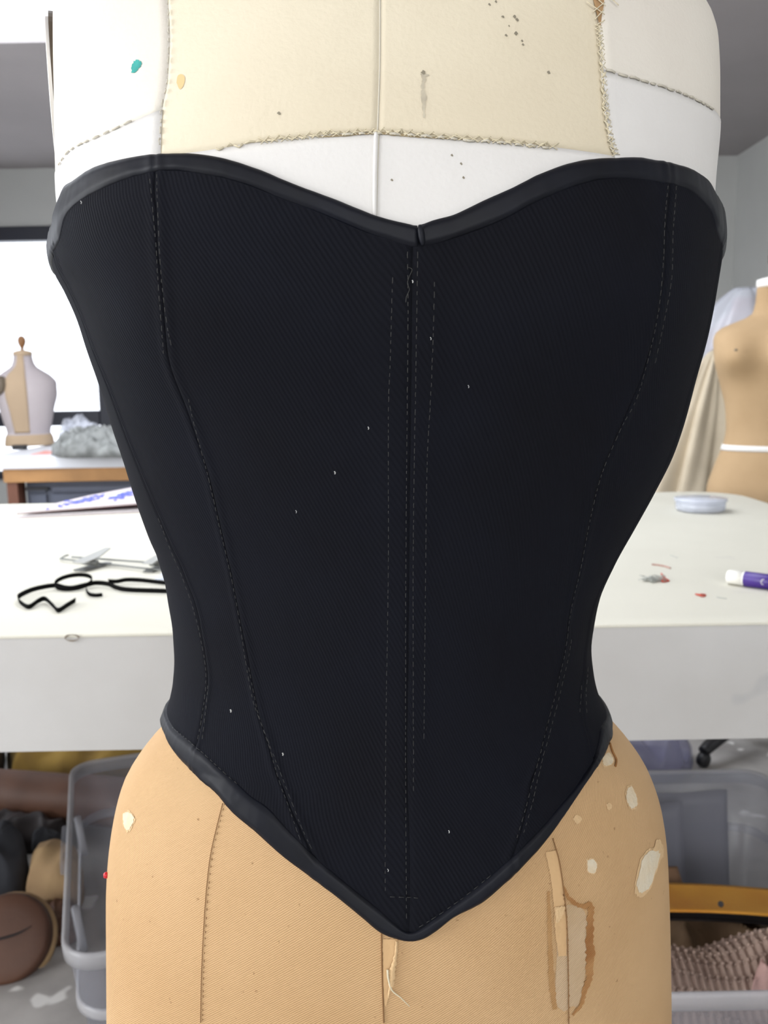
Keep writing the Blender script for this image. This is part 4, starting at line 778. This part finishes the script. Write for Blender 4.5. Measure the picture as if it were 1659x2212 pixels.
# lilac bag and chair foot behind the right bin
o = heap('plastic_bag', 'lilac plastic bag on the floor behind the right storage bin', 'bag', [at_z(u, v, 0)[:2] for u, v in ((1330,1690),(1440,1690),(1488,1672),(1490,1630),(1420,1612),(1330,1616))], 0., .14, M['lilac'], 4.4, 6, .5)
ft_ = at_z(1519, 1656, .0); bxc, byc = float(nk[0]), fd; a0_ = math.atan2(ft_[1]-byc, ft_[0]-bxc); rl = math.hypot(ft_[1]-byc, ft_[0]-bxc)
for k_ in range(4):
    t = a0_+k_*math.pi/2; dx, dy_ = math.cos(t), math.sin(t); prof = [(.02, .12), (.30*rl, .105), (.62*rl, .082), (.9*rl, .062), (rl, .052)]
    o = MB().tube(smooth_path([(bxc+dx*r, byc+dy_*r, z) for r, z in prof], 20), np.linspace(.03, .02, 20), 10, .8).build('stand_leg', M['iron'], rf, True)
    MB().lathe([(.001, -.014), (.022, -.013), (.024, -.006), (.024, .006), (.022, .013), (.001, .014)], (bxc+dx*rl, byc+dy_*rl, .024), 18, axis=(-dy_, dx, 0)).build('castor', M['iron'], o, True)

# ------------------------------------------------------------------ under the table, left: leather and cloth on the floor
def floor_px(*pts): return [at_z(u, v, 0)[:2] for u, v in pts]
def roll(name, label, p0, p1, r, m, sd, cat='roll'):
    p0, p1 = np.array(p0), np.array(p1); ax = (p1-p0)/np.linalg.norm(p1-p0); sdv = np.array([-ax[1], ax[0], 0]); e = tag(empty(name, p0), label, cat); P = np.zeros((70, 40, 3))
    for i in range(70):
        t = i/69*2*math.pi*2.6; rr = r*(.35+.65*i/69)
        for j in range(40):
            s = j/39; w_ = 1+.05*noise.noise(Vector((s*5, sd, math.cos(t)*2))); P[i, j] = p0+(p1-p0)*s+(sdv*math.cos(t)+up*math.sin(t))*rr*w_+up*r
    grid('rolled_sheet', P, m, e, solid=.003); return e
heap('folded_cloth', 'mustard cloth on the floor at the back under the table', 'cloth', floor_px((20,1700),(180,1712),(330,1700),(340,1630),(200,1610),(30,1610)), 0, .15, M['mustard'], 1.1, 4, .35)
heap('bag', 'black bag at the far left under the table', 'bag', floor_px((-70,1705),(0,1705),(10,1660),(4,1630),(-70,1630)), 0, .19, M['dark_l'], 1.9, 5, .3)
ra = at_z(-60, 1762, 0); rb = at_z(330, 1782, 0); roll('leather_roll', 'roll of brown leather lying behind the left storage bin', (ra[0], ra[1], 0.005), (rb[0]-.05, rb[1]-.02, 0.005), .075, M['brown_l'], 2)
heap('leather_heap', 'crumpled dark leather on the floor left of the storage bin', 'leather', floor_px((-60,1846),(60,1846),(140,1832),(150,1810),(60,1806),(-60,1806)), 0, .085, M['dark_l'], 7.7, 7, .3)
heap('crumpled_cloth', 'charcoal cloth at the left edge under the table', 'cloth', floor_px((-80,1968),(30,1962),(66,1930),(58,1882),(20,1866),(-80,1868)), 0, .17, M['grey_d'], 2.6, 5, .35)
heap('crumpled_cloth', 'grey film scrap lying over the dark leather pile', 'cloth', floor_px((72,1880),(122,1876),(138,1856),(104,1848),(74,1856)), 0, .10, M['grey_d'], 9.6, 9, .25)
heap('cloth_bundle', 'beige cloth bundle beside the left storage bin', 'cloth', floor_px((58,1962),(120,1972),(175,1960),(178,1905),(130,1880),(80,1896)), 0, .12, M['beige_c'], 5.5, 6, .2)
heap('leather_heap', 'dark brown leather scraps in front of the beige bundle', 'leather', floor_px((70,2042),(120,2046),(170,2030),(165,1978),(110,1968),(60,1985)), 0, .05, M['brown_l'], 3.8, 12, .5)
# round leather pouch with a slit
pc_ = at_z(0, 2118, 0); pou = tag(empty('leather_pouch', (pc_[0], pc_[1], 0)), 'round brown leather pouch with a slit on the floor at left', 'pouch'); rp_ = .092
cpt = np.array([pc_[0]-.0, pc_[1]+.045, .066])
axp = Vector((.12, -.78, .62)).normalized()
MB().lathe([(rp_*.6, -.05), (rp_*.93, -.042), (rp_, -.02), (rp_, .0), (rp_*.97, .009), (rp_*.9, .014), (rp_*.6, .018), (.004, .020)], cpt, 48, axis=axp).build('body', M['brown_l'], pou, True)
MB().lathe([(rp_*1.02, -.05), (rp_*1.06, -.045), (rp_*1.06, -.03), (rp_*1.01, -.026)], cpt, 48, axis=axp).build('lower_edge', M['beige_c'], pou, True)
qx = Vector((0, 0, 1)).rotation_difference(axp); sl_ = [Vector(cpt)+qx @ Vector((rp_*x, rp_*y, .0195)) for x, y in ((-.5, -.12), (-.1, -.02), (.3, .12), (.55, .28))]
MB().tube(smooth_path([tuple(v) for v in sl_], 20), np.interp(np.linspace(0, 1, 20), [0, .5, 1], [.006, .005, .001]), 8, .4).build('slit', M['dark_l'], pou, True)
scene.cycles.max_bounces = 6; scene.cycles.diffuse_bounces = 3; scene.cycles.adaptive_threshold = .025; scene.cycles.transparent_max_bounces = 12; scene.cycles.caustics_reflective = False; scene.cycles.caustics_refractive = False
